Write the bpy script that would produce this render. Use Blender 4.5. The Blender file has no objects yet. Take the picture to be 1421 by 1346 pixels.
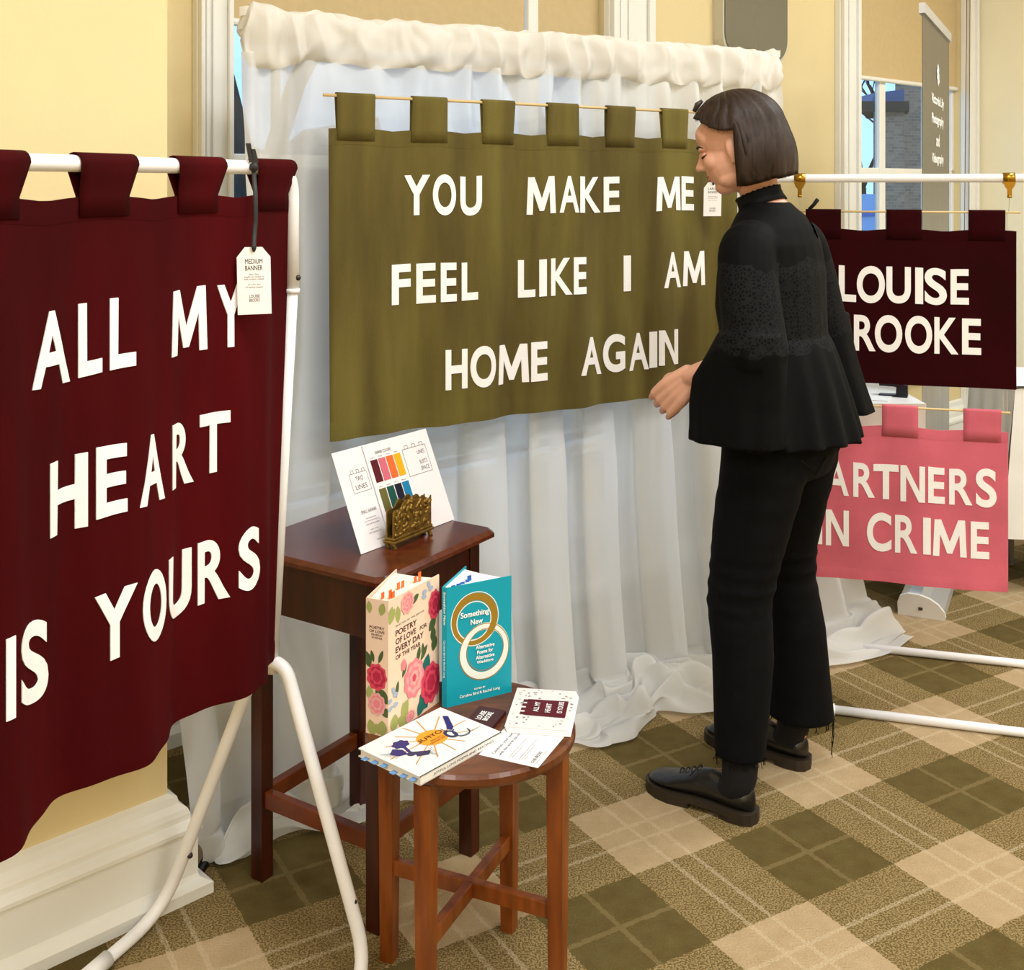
import bpy, bmesh, math, random
from mathutils import Vector, Matrix, noise
random.seed(7)
# ------------------------------------------------------------------ camera
FPX, CX, HY, CAMH = 1600.0, 710.5, 256.0, 1.45      # focal length, principal point (px) and eye height (m)
sc = bpy.context.scene
COL = sc.collection
cam_d = bpy.data.cameras.new('camera')
cam = bpy.data.objects.new('camera', cam_d)
COL.objects.link(cam)
cam.location = (0, 0, CAMH)
cam.rotation_euler = (math.pi / 2, 0, 0)
cam_d.sensor_fit = 'HORIZONTAL'
cam_d.sensor_width = 36
cam_d.lens = 36 * FPX / 1421
cam_d.shift_y = -(673 - HY) / 1421
cam_d.clip_start = 0.05
cam_d.clip_end = 200
sc.camera = cam
# ------------------------------------------------------------------ world, lights, exposure
world = bpy.data.worlds.new('sky')
sc.world = world
world.use_nodes = True
bg = world.node_tree.nodes['Background']
bg.inputs['Color'].default_value = (0.40, 0.66, 1.0, 1)
bg.inputs['Strength'].default_value = 1.5
TH = math.radians(43.4)                              # the room's walls are turned by this against the camera
def rw(e, n, z=0.0):
    return Vector((math.cos(TH) * e - math.sin(TH) * n, math.sin(TH) * e + math.cos(TH) * n, z))
def area(loc, sx, sy, power, col):
    l = bpy.data.lights.new('ceiling_lamp', 'AREA')
    l.shape = 'RECTANGLE'; l.size = sx; l.size_y = sy; l.energy = power; l.color = col
    o = bpy.data.objects.new('ceiling_lamp', l)
    COL.objects.link(o); o.location = loc; o.rotation_euler = (0, 0, TH)
WARM = (0.93, 0.97, 1.0)
for e_, n_ in ((-2.2, .1), (1.2, .4), (4.2, .7), (-2.2, -2.0), (1.2, -2.0), (4.2, -2.0)):
    area(rw(e_, n_, 3.34), 1.4, 0.8, 58, WARM)
sc.view_settings.view_transform = 'Standard'
sc.view_settings.look = 'None'
sc.view_settings.exposure = 0.22
sc.view_settings.gamma = 1
sc.view_settings.use_curve_mapping = False

# ------------------------------------------------------------------ materials
def lin(c):
    return tuple(((v / 255) / 12.92 if v / 255 <= 0.04045 else ((v / 255 + 0.055) / 1.055) ** 2.4) for v in c[:3]) + (1.0,)
MATS = {}
def M(name, rgb, rough=0.6, metal=0.0, var=0.0, scale=8.0, stretch=(1, 1, 1), bump=0.0, bscale=200.0, sheen=0.0, spec=0.4, col2=None):
    if name in MATS: return MATS[name]
    m = bpy.data.materials.new(name); m.use_nodes = True
    nt = m.node_tree; b = nt.nodes['Principled BSDF']
    b.inputs['Base Color'].default_value = lin(rgb)
    b.inputs['Roughness'].default_value = rough
    b.inputs['Metallic'].default_value = metal
    b.inputs['Specular IOR Level'].default_value = spec
    if sheen:
        b.inputs['Sheen Weight'].default_value = sheen
        b.inputs['Sheen Roughness'].default_value = 0.4
        b.inputs['Sheen Tint'].default_value = tuple(min(1, x * 3 + .1) for x in lin(rgb)[:3]) + (1,)
    tc = nt.nodes.new('ShaderNodeTexCoord')
    if var or col2:
        mp = nt.nodes.new('ShaderNodeMapping'); mp.inputs['Scale'].default_value = stretch
        nz = nt.nodes.new('ShaderNodeTexNoise'); nz.inputs['Scale'].default_value = scale; nz.inputs['Detail'].default_value = 5
        nt.links.new(tc.outputs['Object'], mp.inputs['Vector']); nt.links.new(mp.outputs[0], nz.inputs['Vector'])
        rp = nt.nodes.new('ShaderNodeValToRGB')
        c = lin(rgb)
        d = lin(col2) if col2 else tuple(x * (1 - var) for x in c[:3]) + (1,)
        u = c if col2 else tuple(min(1, x * (1 + var)) for x in c[:3]) + (1,)
        rp.color_ramp.elements[0].position = .33; rp.color_ramp.elements[1].position = .67
        rp.color_ramp.elements[0].color = d; rp.color_ramp.elements[1].color = u
        nt.links.new(nz.outputs['Fac'], rp.inputs['Fac']); nt.links.new(rp.outputs['Color'], b.inputs['Base Color'])
    if bump:
        n2 = nt.nodes.new('ShaderNodeTexNoise'); n2.inputs['Scale'].default_value = bscale; n2.inputs['Detail'].default_value = 3
        nt.links.new(tc.outputs['Object'], n2.inputs['Vector'])
        bp = nt.nodes.new('ShaderNodeBump'); bp.inputs['Strength'].default_value = bump; bp.inputs['Distance'].default_value = 0.01
        nt.links.new(n2.outputs['Fac'], bp.inputs['Height']); nt.links.new(bp.outputs['Normal'], b.inputs['Normal'])
    MATS[name] = m
    return m
def sheer(name, rgb, clear=0.16, trans=0.45):
    m = bpy.data.materials.new(name); m.use_nodes = True
    nt = m.node_tree; nt.nodes.clear()
    out = nt.nodes.new('ShaderNodeOutputMaterial')
    d = nt.nodes.new('ShaderNodeBsdfDiffuse'); d.inputs['Color'].default_value = lin(rgb)
    t = nt.nodes.new('ShaderNodeBsdfTranslucent'); t.inputs['Color'].default_value = lin(rgb)
    p = nt.nodes.new('ShaderNodeBsdfTransparent')
    a = nt.nodes.new('ShaderNodeMixShader'); a.inputs[0].default_value = trans
    c = nt.nodes.new('ShaderNodeMixShader'); c.inputs[0].default_value = clear
    nt.links.new(d.outputs[0], a.inputs[1]); nt.links.new(t.outputs[0], a.inputs[2])
    nt.links.new(a.outputs[0], c.inputs[1]); nt.links.new(p.outputs[0], c.inputs[2]); nt.links.new(c.outputs[0], out.inputs[0])
    MATS[name] = m
    return m
def glass_mat():
    m = bpy.data.materials.new('window_glass'); m.use_nodes = True
    nt = m.node_tree; nt.nodes.clear()
    out = nt.nodes.new('ShaderNodeOutputMaterial')
    g = nt.nodes.new('ShaderNodeBsdfGlossy'); g.inputs['Roughness'].default_value = 0.03
    p = nt.nodes.new('ShaderNodeBsdfTransparent'); p.inputs['Color'].default_value = (.9, .95, 1, 1)
    x = nt.nodes.new('ShaderNodeMixShader'); x.inputs[0].default_value = .05
    nt.links.new(p.outputs[0], x.inputs[1]); nt.links.new(g.outputs[0], x.inputs[2]); nt.links.new(x.outputs[0], out.inputs[0])
    return m
def carpet_mat():
    m = bpy.data.materials.new('tartan_carpet'); m.use_nodes = True
    nt = m.node_tree; N = nt.nodes; Lk = nt.links; b = N['Principled BSDF']
    b.inputs['Roughness'].default_value = 0.95; b.inputs['Specular IOR Level'].default_value = 0.1
    tc = N.new('ShaderNodeTexCoord')
    def math_(op, a, c=None, d=None):
        n = N.new('ShaderNodeMath'); n.operation = op
        for i, v in enumerate((a, c, d)):
            if v is None: continue
            if isinstance(v, (int, float)): n.inputs[i].default_value = v
            else: Lk.new(v, n.inputs[i])
        return n.outputs[0]
    def mixc(f, a, c):
        n = N.new('ShaderNodeMix'); n.data_type = 'RGBA'
        if isinstance(f, (int, float)): n.inputs[0].default_value = f
        else: Lk.new(f, n.inputs[0])
        for s, v in ((6, a), (7, c)):
            if isinstance(v, tuple): n.inputs[s].default_value = v
            else: Lk.new(v, n.inputs[s])
        return n.outputs[2]
    wob = N.new('ShaderNodeTexNoise'); wob.inputs['Scale'].default_value = 90
    Lk.new(tc.outputs['Object'], wob.inputs['Vector'])
    wv = math_('MULTIPLY', math_('SUBTRACT', wob.outputs['Fac'], .5), .012)
    def stripe(dx, dy):
        d = N.new('ShaderNodeVectorMath'); d.operation = 'DOT_PRODUCT'
        Lk.new(tc.outputs['Object'], d.inputs[0]); d.inputs[1].default_value = (dx, dy, 0)
        off = -(0.471 * dx + 2.549 * dy)
        s = math_('FRACT', math_('DIVIDE', math_('ADD', math_('ADD', d.outputs['Value'], off + 50.0), wv), 0.5))
        dark = math_('LESS_THAN', s, 0.5)
        l1 = math_('LESS_THAN', math_('ABSOLUTE', math_('SUBTRACT', s, 0.25)), 0.012)
        l2 = math_('LESS_THAN', math_('ABSOLUTE', math_('SUBTRACT', math_('ABSOLUTE', math_('SUBTRACT', s, 0.75)), 0.055)), 0.010)
        return dark, l1, l2
    a, a1, a2 = stripe(0.861, 0.509)
    c, c1, c2 = stripe(0.509, -0.861)
    cnt = math_('MULTIPLY', math_('ADD', a, c), 0.5)
    fine = N.new('ShaderNodeTexNoise'); fine.inputs['Scale'].default_value = 260; fine.inputs['Detail'].default_value = 2
    Lk.new(tc.outputs['Object'], fine.inputs['Vector'])
    mid = N.new('ShaderNodeTexNoise'); mid.inputs['Scale'].default_value = 22; mid.inputs['Detail'].default_value = 4
    Lk.new(tc.outputs['Object'], mid.inputs['Vector'])
    light = mixc(mid.outputs['Fac'], lin((172, 147, 108)), lin((200, 174, 136)))
    dark = mixc(mid.outputs['Fac'], lin((88, 68, 34)), lin((112, 100, 58)))
    ismix = math_('LESS_THAN', math_('ABSOLUTE', math_('SUBTRACT', cnt, .5)), .2)
    thr = math_('GREATER_THAN', math_('ADD', fine.outputs['Fac'], math_('MULTIPLY', mid.outputs['Fac'], .1)), 0.55)
    tweed = mixc(thr, lin((112, 92, 54)), lin((158, 136, 92)))
    base = mixc(ismix, mixc(math_('GREATER_THAN', cnt, .7), light, dark), tweed)
    lines1 = math_('MAXIMUM', a1, c1); lines2 = math_('MAXIMUM', a2, c2)
    base = mixc(math_('MULTIPLY', lines1, math_('MULTIPLY', cnt, 0.38)), base, lin((150, 130, 88)))
    base = mixc(math_('MULTIPLY', lines2, math_('MULTIPLY', math_('ADD', math_('MULTIPLY', fine.outputs['Fac'], .9), .1), .6)), base, lin((214, 194, 160)))
    base = mixc(0.35, base, mixc(fine.outputs['Fac'], (0, 0, 0, 1), base))
    Lk.new(base, b.inputs['Base Color'])
    bp = N.new('ShaderNodeBump'); bp.inputs['Strength'].default_value = 0.4; bp.inputs['Distance'].default_value = 0.01
    Lk.new(fine.outputs['Fac'], bp.inputs['Height']); Lk.new(bp.outputs['Normal'], b.inputs['Normal'])
    return m

def brick_mat():
    m = bpy.data.materials.new('weathered_brick'); m.use_nodes = True
    nt = m.node_tree; b = nt.nodes['Principled BSDF']; b.inputs['Roughness'].default_value = .9
    tc = nt.nodes.new('ShaderNodeTexCoord'); mp = nt.nodes.new('ShaderNodeMapping')
    mp.inputs['Rotation'].default_value = (math.pi / 2, 0, 0)
    br = nt.nodes.new('ShaderNodeTexBrick'); br.inputs['Scale'].default_value = 7.0
    br.inputs['Color1'].default_value = lin((176, 138, 110)); br.inputs['Color2'].default_value = lin((138, 112, 92)); br.inputs['Mortar'].default_value = lin((170, 150, 132))
    br.inputs['Mortar Size'].default_value = .015
    nt.links.new(tc.outputs['Object'], mp.inputs['Vector']); nt.links.new(mp.outputs[0], br.inputs['Vector']); nt.links.new(br.outputs['Color'], b.inputs['Base Color'])
    return m

def wood_mat(name, c1, c2, rough=.3):
    m = M(name, c1, rough, col2=c2, scale=5, stretch=(9, 9, 1.2), spec=.5)
    return m

# ------------------------------------------------------------------ object helpers
ORG = {}
def new_obj(name, verts, faces, mat, parent=None, smooth=False, origin=None):
    """verts are given in world metres; a child is stored relative to its thing"""
    o0 = ORG[parent.name] if parent is not None else (Vector(origin) if origin is not None else Vector((0, 0, 0)))
    me = bpy.data.meshes.new(name)
    me.from_pydata([tuple(Vector(v) - o0) for v in verts], [], faces)
    if mat: me.materials.append(mat)
    if smooth: me.polygons.foreach_set('use_smooth', [True] * len(me.polygons))
    me.update()
    o = bpy.data.objects.new(name, me); COL.objects.link(o)
    if parent is not None: o.parent = parent
    else: o.location = o0
    ORG[o.name] = o0
    return o
def thing(name, label, cat, loc, group=None):
    o = bpy.data.objects.new(name, None); COL.objects.link(o)
    o.location = loc; o.empty_display_size = .1
    ORG[o.name] = Vector(loc)
    tag(o, label, cat, group)
    return o
def tag(o, label, cat, group=None):
    o['label'] = label; o['category'] = cat
    if group: o['group'] = group
    return o
def struct(o, label=None):
    o['kind'] = 'structure'
    if label: o['label'] = label
    return o
class MB:
    """collects shapes in world coordinates, builds one mesh"""
    def __init__(s): s.v = []; s.f = []
    def add(s, v, f):
        k = len(s.v); s.v += [Vector(p) for p in v]; s.f += [tuple(i + k for i in q) for q in f]; return s
    def box(s, x0, x1, y0, y1, z0, z1, mt=None, bev=0.0):
        bm = bmesh.new(); bmesh.ops.create_cube(bm, size=1)
        for p in bm.verts:
            p.co = Vector(((x0 + x1) / 2 + p.co.x * (x1 - x0), (y0 + y1) / 2 + p.co.y * (y1 - y0), (z0 + z1) / 2 + p.co.z * (z1 - z0)))
        if bev: bmesh.ops.bevel(bm, geom=bm.edges[:], offset=bev, segments=2, affect='EDGES', profile=.5)
        if mt is not None: bmesh.ops.transform(bm, matrix=mt, verts=bm.verts)
        bm.verts.index_update()
        s.add([p.co.copy() for p in bm.verts], [[q.index for q in f.verts] for f in bm.faces]); bm.free(); return s
    def tube(s, pts, r, n=12, cap=True):
        pts = [Vector(p) for p in pts]; rr = r if isinstance(r, (list, tuple)) else [r] * len(pts)
        t0 = (pts[1] - pts[0]).normalized()
        a = t0.orthogonal().normalized(); rings = []
        for i, p in enumerate(pts):
            t = (pts[min(i + 1, len(pts) - 1)] - pts[max(i - 1, 0)]).normalized()
            a = (a - t * a.dot(t)).normalized(); b = t.cross(a)
            rings.append([p + (a * math.cos(2 * math.pi * k / n) + b * math.sin(2 * math.pi * k / n)) * rr[i] for k in range(n)])
        return s.rings(rings, cap)
    def rings(s, rings, cap=True):
        n = len(rings[0]); k = len(s.v)
        for r in rings: s.v += [Vector(p) for p in r]
        for i in range(len(rings) - 1):
            for j in range(n):
                s.f.append((k + i * n + j, k + i * n + (j + 1) % n, k + (i + 1) * n + (j + 1) % n, k + (i + 1) * n + j))
        if cap:
            s.f.append(tuple(k + j for j in reversed(range(n))))
            s.f.append(tuple(k + (len(rings) - 1) * n + j for j in range(n)))
        return s
    def blob(s, c, rad, ax=None, seg=20, rg=12):
        c = Vector(c); ax = ax or (Vector((1, 0, 0)), Vector((0, 1, 0)), Vector((0, 0, 1)))
        rings = []
        for i in range(1, rg):
            t = math.pi * i / rg
            rings.append([c + ax[0] * (rad[0] * math.sin(t) * math.cos(2 * math.pi * j / seg)) + ax[1] * (rad[1] * math.sin(t) * math.sin(2 * math.pi * j / seg)) - ax[2] * (rad[2] * math.cos(t)) for j in range(seg)])
        return s.rings(rings)
    def grid(s, fn, nu, nv):
        k = len(s.v)
        for j in range(nv + 1):
            for i in range(nu + 1): s.v.append(Vector(fn(i / nu, j / nv)))
        for j in range(nv):
            for i in range(nu):
                a = k + j * (nu + 1) + i
                s.f.append((a, a + nu + 1, a + nu + 2, a + 1))
        return s
    def plate(s, poly, O, U, V, Nn, t):
        """flat polygon (2D) on frame O,U,V with thickness t along Nn"""
        k = len(s.v); n = len(poly)
        for h in (0, t):
            for (x, y) in poly: s.v.append(O + U * x + V * y + Nn * h)
        s.f.append(tuple(k + n + i for i in range(n))); s.f.append(tuple(k + i for i in reversed(range(n))))
        for i in range(n): s.f.append((k + i, k + (i + 1) % n, k + n + (i + 1) % n, k + n + i))
        return s
    def build(s, name, mat, parent=None, smooth=False, origin=None):
        return new_obj(name, s.v, s.f, mat, parent, smooth, origin)
def rounded(pts, rad, seg=6):
    pts = [Vector(p) for p in pts]; out = [pts[0]]
    for i in range(1, len(pts) - 1):
        a, p, c = pts[i - 1], pts[i], pts[i + 1]
        r = min(rad, (a - p).length * .49, (c - p).length * .49)
        p0 = p + (a - p).normalized() * r; p1 = p + (c - p).normalized() * r
        for k in range(seg + 1):
            t = k / seg
            out.append(p0 * (1 - t) ** 2 + p * 2 * t * (1 - t) + p1 * t * t)
    out.append(pts[-1]); return out
def ray(x, y):
    return Vector(((x - CX) / FPX, 1.0, -(y - HY) / FPX))
def at_z(x, y, z):
    r = ray(x, y); return Vector((0, 0, CAMH)) + r * ((z - CAMH) / r.z)
def at_d(x, y, d):
    return Vector((0, 0, CAMH)) + ray(x, y) * d
def solidify(o, t, off=-1):
    md = o.modifiers.new('thickness', 'SOLIDIFY'); md.thickness = t; md.offset = off
    return o
def subsurf(o, n=1):
    md = o.modifiers.new('smooth', 'SUBSURF'); md.levels = n; md.render_levels = n
    return o

# lettering: outlines from the built-in font, as meshes in a unit box
def glyph(text, bold=0.02, depth=0.0, cuts=0, spacing=1.0, align='LEFT', line=1.0, res=3):
    c = bpy.data.curves.new('lettering', 'FONT'); c.body = text; c.size = 1; c.offset = bold; c.extrude = depth
    c.resolution_u = res; c.space_character = spacing; c.align_x = align; c.space_line = line
    o = bpy.data.objects.new('lettering', c); me = o.to_mesh()
    bm = bmesh.new(); bm.from_mesh(me); o.to_mesh_clear()
    bpy.data.objects.remove(o); bpy.data.curves.remove(c)
    xs = [v.co.x for v in bm.verts]; ys = [v.co.y for v in bm.verts]
    x0, x1, y0, y1 = min(xs), max(xs), min(ys), max(ys)
    for v in bm.verts:
        v.co.x = (v.co.x - x0) / (x1 - x0); v.co.y = (v.co.y - y0) / (y1 - y0)
    for k in range(1, cuts):
        bmesh.ops.bisect_plane(bm, geom=bm.verts[:] + bm.edges[:] + bm.faces[:], plane_co=(k / cuts, 0, 0), plane_no=(1, 0, 0))
    bm.verts.index_update()
    V = [v.co.copy() for v in bm.verts]; F_ = [[q.index for q in f.verts] for f in bm.faces]; bm.free()
    return V, F_, (x1 - x0) / (y1 - y0)
def poly_glyph(pts, depth, cuts):
    bm = bmesh.new(); vs = [bm.verts.new((x, y, -depth)) for x, y in pts]; f = bm.faces.new(vs)
    r = bmesh.ops.extrude_face_region(bm, geom=[f])
    for v in r['geom']:
        if isinstance(v, bmesh.types.BMVert): v.co.z = depth
    bmesh.ops.triangulate(bm, faces=bm.faces[:])
    for k in range(1, cuts):
        bmesh.ops.bisect_plane(bm, geom=bm.verts[:] + bm.edges[:] + bm.faces[:], plane_co=(k / cuts, 0, 0), plane_no=(1, 0, 0))
    bmesh.ops.recalc_face_normals(bm, faces=bm.faces[:])
    bm.verts.index_update(); V = [v.co.copy() for v in bm.verts]; F_ = [[q.index for q in f.verts] for f in bm.faces]; bm.free()
    return V, F_, 1
M_SHAPE = [(0, 0), (.05, 1), (.25, 1), (.5, .40), (.75, 1), (.95, 1), (1, 0), (.81, 0), (.785, .60), (.575, .08), (.425, .08), (.215, .60), (.19, 0)]
N_SHAPE = [(0, 0), (0, 1), (.25, 1), (.77, .30), (.77, 1), (1, 1), (1, 0), (.75, 0), (.23, .70), (.23, 0)]
def print_text(parent, name, text, O, U, Vv, Nn, x, y, h, mat, w=None, bold=0.01, align='L', lift=.0004, spacing=1.0, line=1.0):
    """flat printed lettering, lower left (or centre) at x,y on the frame, h tall, w wide"""
    V, F_, asp = glyph(text, bold, 0, 0, spacing, 'CENTER' if align == 'C' else 'LEFT', line)
    if w is None: w = h * asp
    if align == 'C': x = x - w / 2
    return new_obj(name, [O + U * (x + p.x * w) + Vv * (y + p.y * h) + Nn * lift for p in V], F_, mat, parent)
class Print:
    """flat printed shapes on a surface, one mesh for each colour"""
    def __init__(s, parent, O, U, V, Nn, lim=None): s.p, s.O, s.U, s.V, s.N = parent, O, U, V, Nn; s.l = {}; s.k = 0; s.lim = lim
    def poly(s, pts, mat, name, stuff=False):
        s.k += 1
        if s.lim: pts = [(max(.0004, min(s.lim[0] - .0004, x)), max(.0004, min(s.lim[1] - .0004, y))) for x, y in pts]
        v = [s.O + s.U * x + s.V * y + s.N * (.0003 + .00002 * s.k) for x, y in pts]
        if stuff: s.l.setdefault(mat.name, (MB(), (mat, name)))[0].add(v, [tuple(range(len(pts)))])
        else: MB().add(v, [tuple(range(len(pts)))]).build(name, mat, s.p)
    def disc(s, x, y, rx, ry, mat, name, scal=0, ph=0, n=28, amp=.12):
        s.poly([(x + rx * (1 + amp * math.cos(scal * t + ph) * (scal > 0)) * math.cos(t), y + ry * (1 + amp * math.cos(scal * t + ph) * (scal > 0)) * math.sin(t)) for t in [2 * math.pi * i / n for i in range(n)]], mat, name)
    def leaf(s, x, y, ln, wd, ang, mat, name, stuff=False):
        p = []
        for i in range(9):
            t = i / 8; p.append((t * ln, wd * math.sin(math.pi * t) ** .8))
        for i in range(7, 0, -1):
            t = i / 8; p.append((t * ln, -wd * math.sin(math.pi * t) ** .8))
        ca, sa = math.cos(ang), math.sin(ang)
        s.poly([(x + a * ca - b * sa, y + a * sa + b * ca) for a, b in p], mat, name, stuff)
    def line(s, x0, y0, x1, y1, w, mat, name, stuff=False):
        dx, dy = x1 - x0, y1 - y0; l = math.hypot(dx, dy); nx, ny = -dy / l * w / 2, dx / l * w / 2
        s.poly([(x0 + nx, y0 + ny), (x0 - nx, y0 - ny), (x1 - nx, y1 - ny), (x1 + nx, y1 + ny)], mat, name, stuff)
    def done(s):
        for mb, (mat, name) in s.l.values(): mb.build(name, mat, s.p)['kind'] = 'stuff'

# ------------------------------------------------------------------ the room
MR = Matrix.Rotation(TH, 4, 'Z')
N_WIN, N_PIER, CEIL = 2.80, 2.205, 3.4
def e_at(px, n):
    k = (px - CX) / FPX
    d = n / (-math.sin(TH) * k + math.cos(TH))
    return math.cos(TH) * k * d + math.sin(TH) * d
yellow = M('cream_yellow_paint', (228, 208, 158), .75, var=.03, scale=3, bump=.05, bscale=60)
white_paint = M('white_gloss_paint', (238, 236, 228), .4, var=.02, scale=4)
E_PIER, E_R, E_L, N_B = e_at(232, N_PIER), e_at(1351, N_WIN), -3.9, -3.2
struct(MB().box(-6, 9, -6, 9, -.1, 0).build('floor', carpet_mat()), 'tartan carpet in beige, olive and brown squares')
struct(MB().box(E_L, E_R, N_B, N_WIN + .3, CEIL, CEIL + .1, MR).build('ceiling', M('ceiling_white', (240, 236, 226), .9)))
W1 = (e_at(313, N_WIN), e_at(838, N_WIN)); W2 = (e_at(1184, N_WIN), e_at(1333, N_WIN)); SILL, HEAD = .55, 3.15
wb = MB()
for a, b_, z0, z1 in ((E_L, W1[0], 0, CEIL), (W1[0], W1[1], 0, SILL), (W1[0], W1[1], HEAD, CEIL), (W1[1], W2[0], 0, CEIL), (W2[0], W2[1], 0, SILL), (W2[0], W2[1], HEAD, CEIL), (W2[1], E_R, 0, CEIL)):
    wb.box(a, b_, N_WIN, N_WIN + .12, z0, z1, MR)
struct(wb.build('wall_back', yellow), 'cream yellow wall with two tall windows')
struct(MB().box(E_L, E_PIER, N_PIER, N_WIN, 0, CEIL, MR).build('wall_left', yellow), 'projecting cream yellow wall pier beside the window')
struct(MB().box(E_R, E_R + .2, N_B, N_WIN + .3, 0, CEIL, MR).build('wall_right', M('pale_cream_paint', (246, 236, 204), .75, var=.03, scale=2)))
struct(MB().box(E_L - .2, E_L, N_B, N_WIN, 0, CEIL, MR).build('wall_far_left', yellow))
struct(MB().box(E_L, E_R, N_B - .2, N_B, 0, CEIL, MR).build('wall_behind', yellow))
def skirting(name, path, prof, label):
    """path: list of ((e, n), (de, dn)) corner points with outward mitre"""
    mb = MB(); k = len(prof)
    for (e, n), (de, dn) in path:
        for p, z in prof: mb.v.append(rw(e + de * p, n + dn * p, z))
    for i in range(len(path) - 1):
        for j in range(k - 1):
            mb.f.append((i * k + j, i * k + j + 1, (i + 1) * k + j + 1, (i + 1) * k + j))
    return struct(mb.build(name, white_paint), label)
prof = [(.068, 0), (.068, .022), (.048, .032), (.045, .04), (.045, .128), (.052, .132), (.052, .140), (.044, .146), (.034, .150), (.034, .162), (.03, .172), (.018, .182), (.014, .196), (0, .2)]
skirting('baseboard_left', [((E_L, N_PIER), (0, -1)), ((E_PIER, N_PIER), (1, -1)), ((E_PIER, N_WIN), (1, 0))], prof, 'tall moulded white baseboard along the wall pier')
prof2 = [(p * .7, z * 1.6) for p, z in prof]
skirting('baseboard_back', [((E_PIER, N_WIN), (0, -1)), ((E_R, N_WIN), (-1, -1))], prof2, 'white baseboard under the windows')
skirting('baseboard_right', [((E_R, N_WIN), (-1, -1)), ((E_R, N_B), (-1, 0))], prof2, 'white baseboard of the right wall')

glass = glass_mat()
def window(name, w, cas_l, cas_r, mull, rail_z, label, md=.005):
    root = bpy.data.objects.new(name, None); COL.objects.link(root); root.location = rw(w[0], N_WIN, 0); ORG[root.name] = root.location.copy()
    struct(root, label)
    for a, b_ in (cas_l, cas_r):
        MB().box(a, b_, N_WIN - .03, N_WIN, 0.2, HEAD + .1, MR, .004).build('casing', white_paint, root)
        wd = b_ - a
        for t0, t1, pr in ((.02, .14, .02), (.2, .3, .012), (.4, .46, .008), (.84, .98, .014)):
            MB().box(a + wd * t0, a + wd * t1, N_WIN - .03 - pr, N_WIN - .03, .2, HEAD + .1, MR, .003).build('moulding', white_paint, root)
    MB().box(w[0] - .05, w[1] + .05, N_WIN - .06, N_WIN + .1, SILL - .04, SILL, MR, .006).build('sill', white_paint, root)
    xs = [w[0]] + [v for m_ in mull for v in m_] + [w[1]]
    for a, b_ in mull:
        MB().box(a, b_, N_WIN + md, N_WIN + .06, SILL, HEAD, MR, .004).build('mullion', white_paint, root)
    MB().box(w[0], w[1], N_WIN + .035, N_WIN + .07, rail_z - .02, rail_z + .02, MR, .004).build('sash_rail', white_paint, root)
    MB().box(w[0], w[0] + .012, N_WIN + .035, N_WIN + .07, SILL, HEAD, MR, .004).build('stile', white_paint, root)
    MB().box(w[1] - .03, w[1], N_WIN + .035, N_WIN + .07, SILL, HEAD, MR, .004).build('stile', white_paint, root)
    for i in range(0, len(xs), 2):
        for z0, z1 in ((SILL, rail_z - .02), (rail_z + .02, HEAD)):
            MB().box(xs[i], xs[i + 1], N_WIN + .05, N_WIN + .054, z0, z1, MR).build('pane', glass, root)
window('window_1', W1, (e_at(266, N_WIN), W1[0] + .004), (W1[1] - .004, e_at(899, N_WIN)), [(e_at(735, N_WIN), e_at(749, N_WIN))], 1.515, 'tall white sash window behind the white curtain')
wd2 = W2[1] - W2[0]
m2 = (e_at(1221, N_WIN + .032), e_at(1229, N_WIN + .032))
window('window_2', W2, (e_at(1158, N_WIN), W2[0] + .004), (W2[1] - .004, e_at(1349, N_WIN)), [m2, (e_at(1287, N_WIN + .032), e_at(1296, N_WIN + .032))], 1.51, 'tall white sash window behind the grey pull-up banner', .032)
blind_m = M('tan_blind_fabric', (202, 178, 132), .8, var=.03, scale=40)
def blind(a, b_, z, label, cord=False):
    t = thing('roller_blind', label, 'blind', rw((a + b_) / 2, N_WIN + .03, z), 'tan roller blinds')
    MB().box(a + .006, b_ - .006, N_WIN + .02, N_WIN + .0225, z, HEAD - .03, MR).build('blind_fabric', blind_m, t)
    MB().tube([rw(a + .006, N_WIN + .021, z), rw(b_ - .006, N_WIN + .021, z)], .011, 10).build('bottom_bar', white_paint, t)
    MB().tube([rw(a + .006, N_WIN + .05, HEAD - .04), rw(b_ - .006, N_WIN + .05, HEAD - .04)], .03, 12).build('roller', white_paint, t)
    if cord:
        ec = e_at(1346, N_WIN - .07)
        cm = M('cord_brown', (120, 100, 70), .7)
        MB().tube([rw(ec, N_WIN - .06, HEAD - .03), rw(ec - .02, N_WIN - .05, 1.2), rw(ec - .05, N_WIN - .05, .75)], .0022, 6).build('pull_cord', cm, t)
        MB().tube([rw(ec + .03, N_WIN - .06, HEAD - .03), rw(ec + .03, N_WIN - .05, 1.2), rw(ec + .02, N_WIN - .05, .75)], .0022, 6).build('pull_cord', cm, t)
blind(W1[0], e_at(735, N_WIN), 1.896, 'wide tan roller blind above the middle of the white curtain')
blind(e_at(749, N_WIN), W1[1], 1.88, 'narrow tan roller blind beside the fluted white window casing')
blind(W2[0], W2[1], 1.955, 'tan roller blind behind the grey pull-up banner', True)

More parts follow.
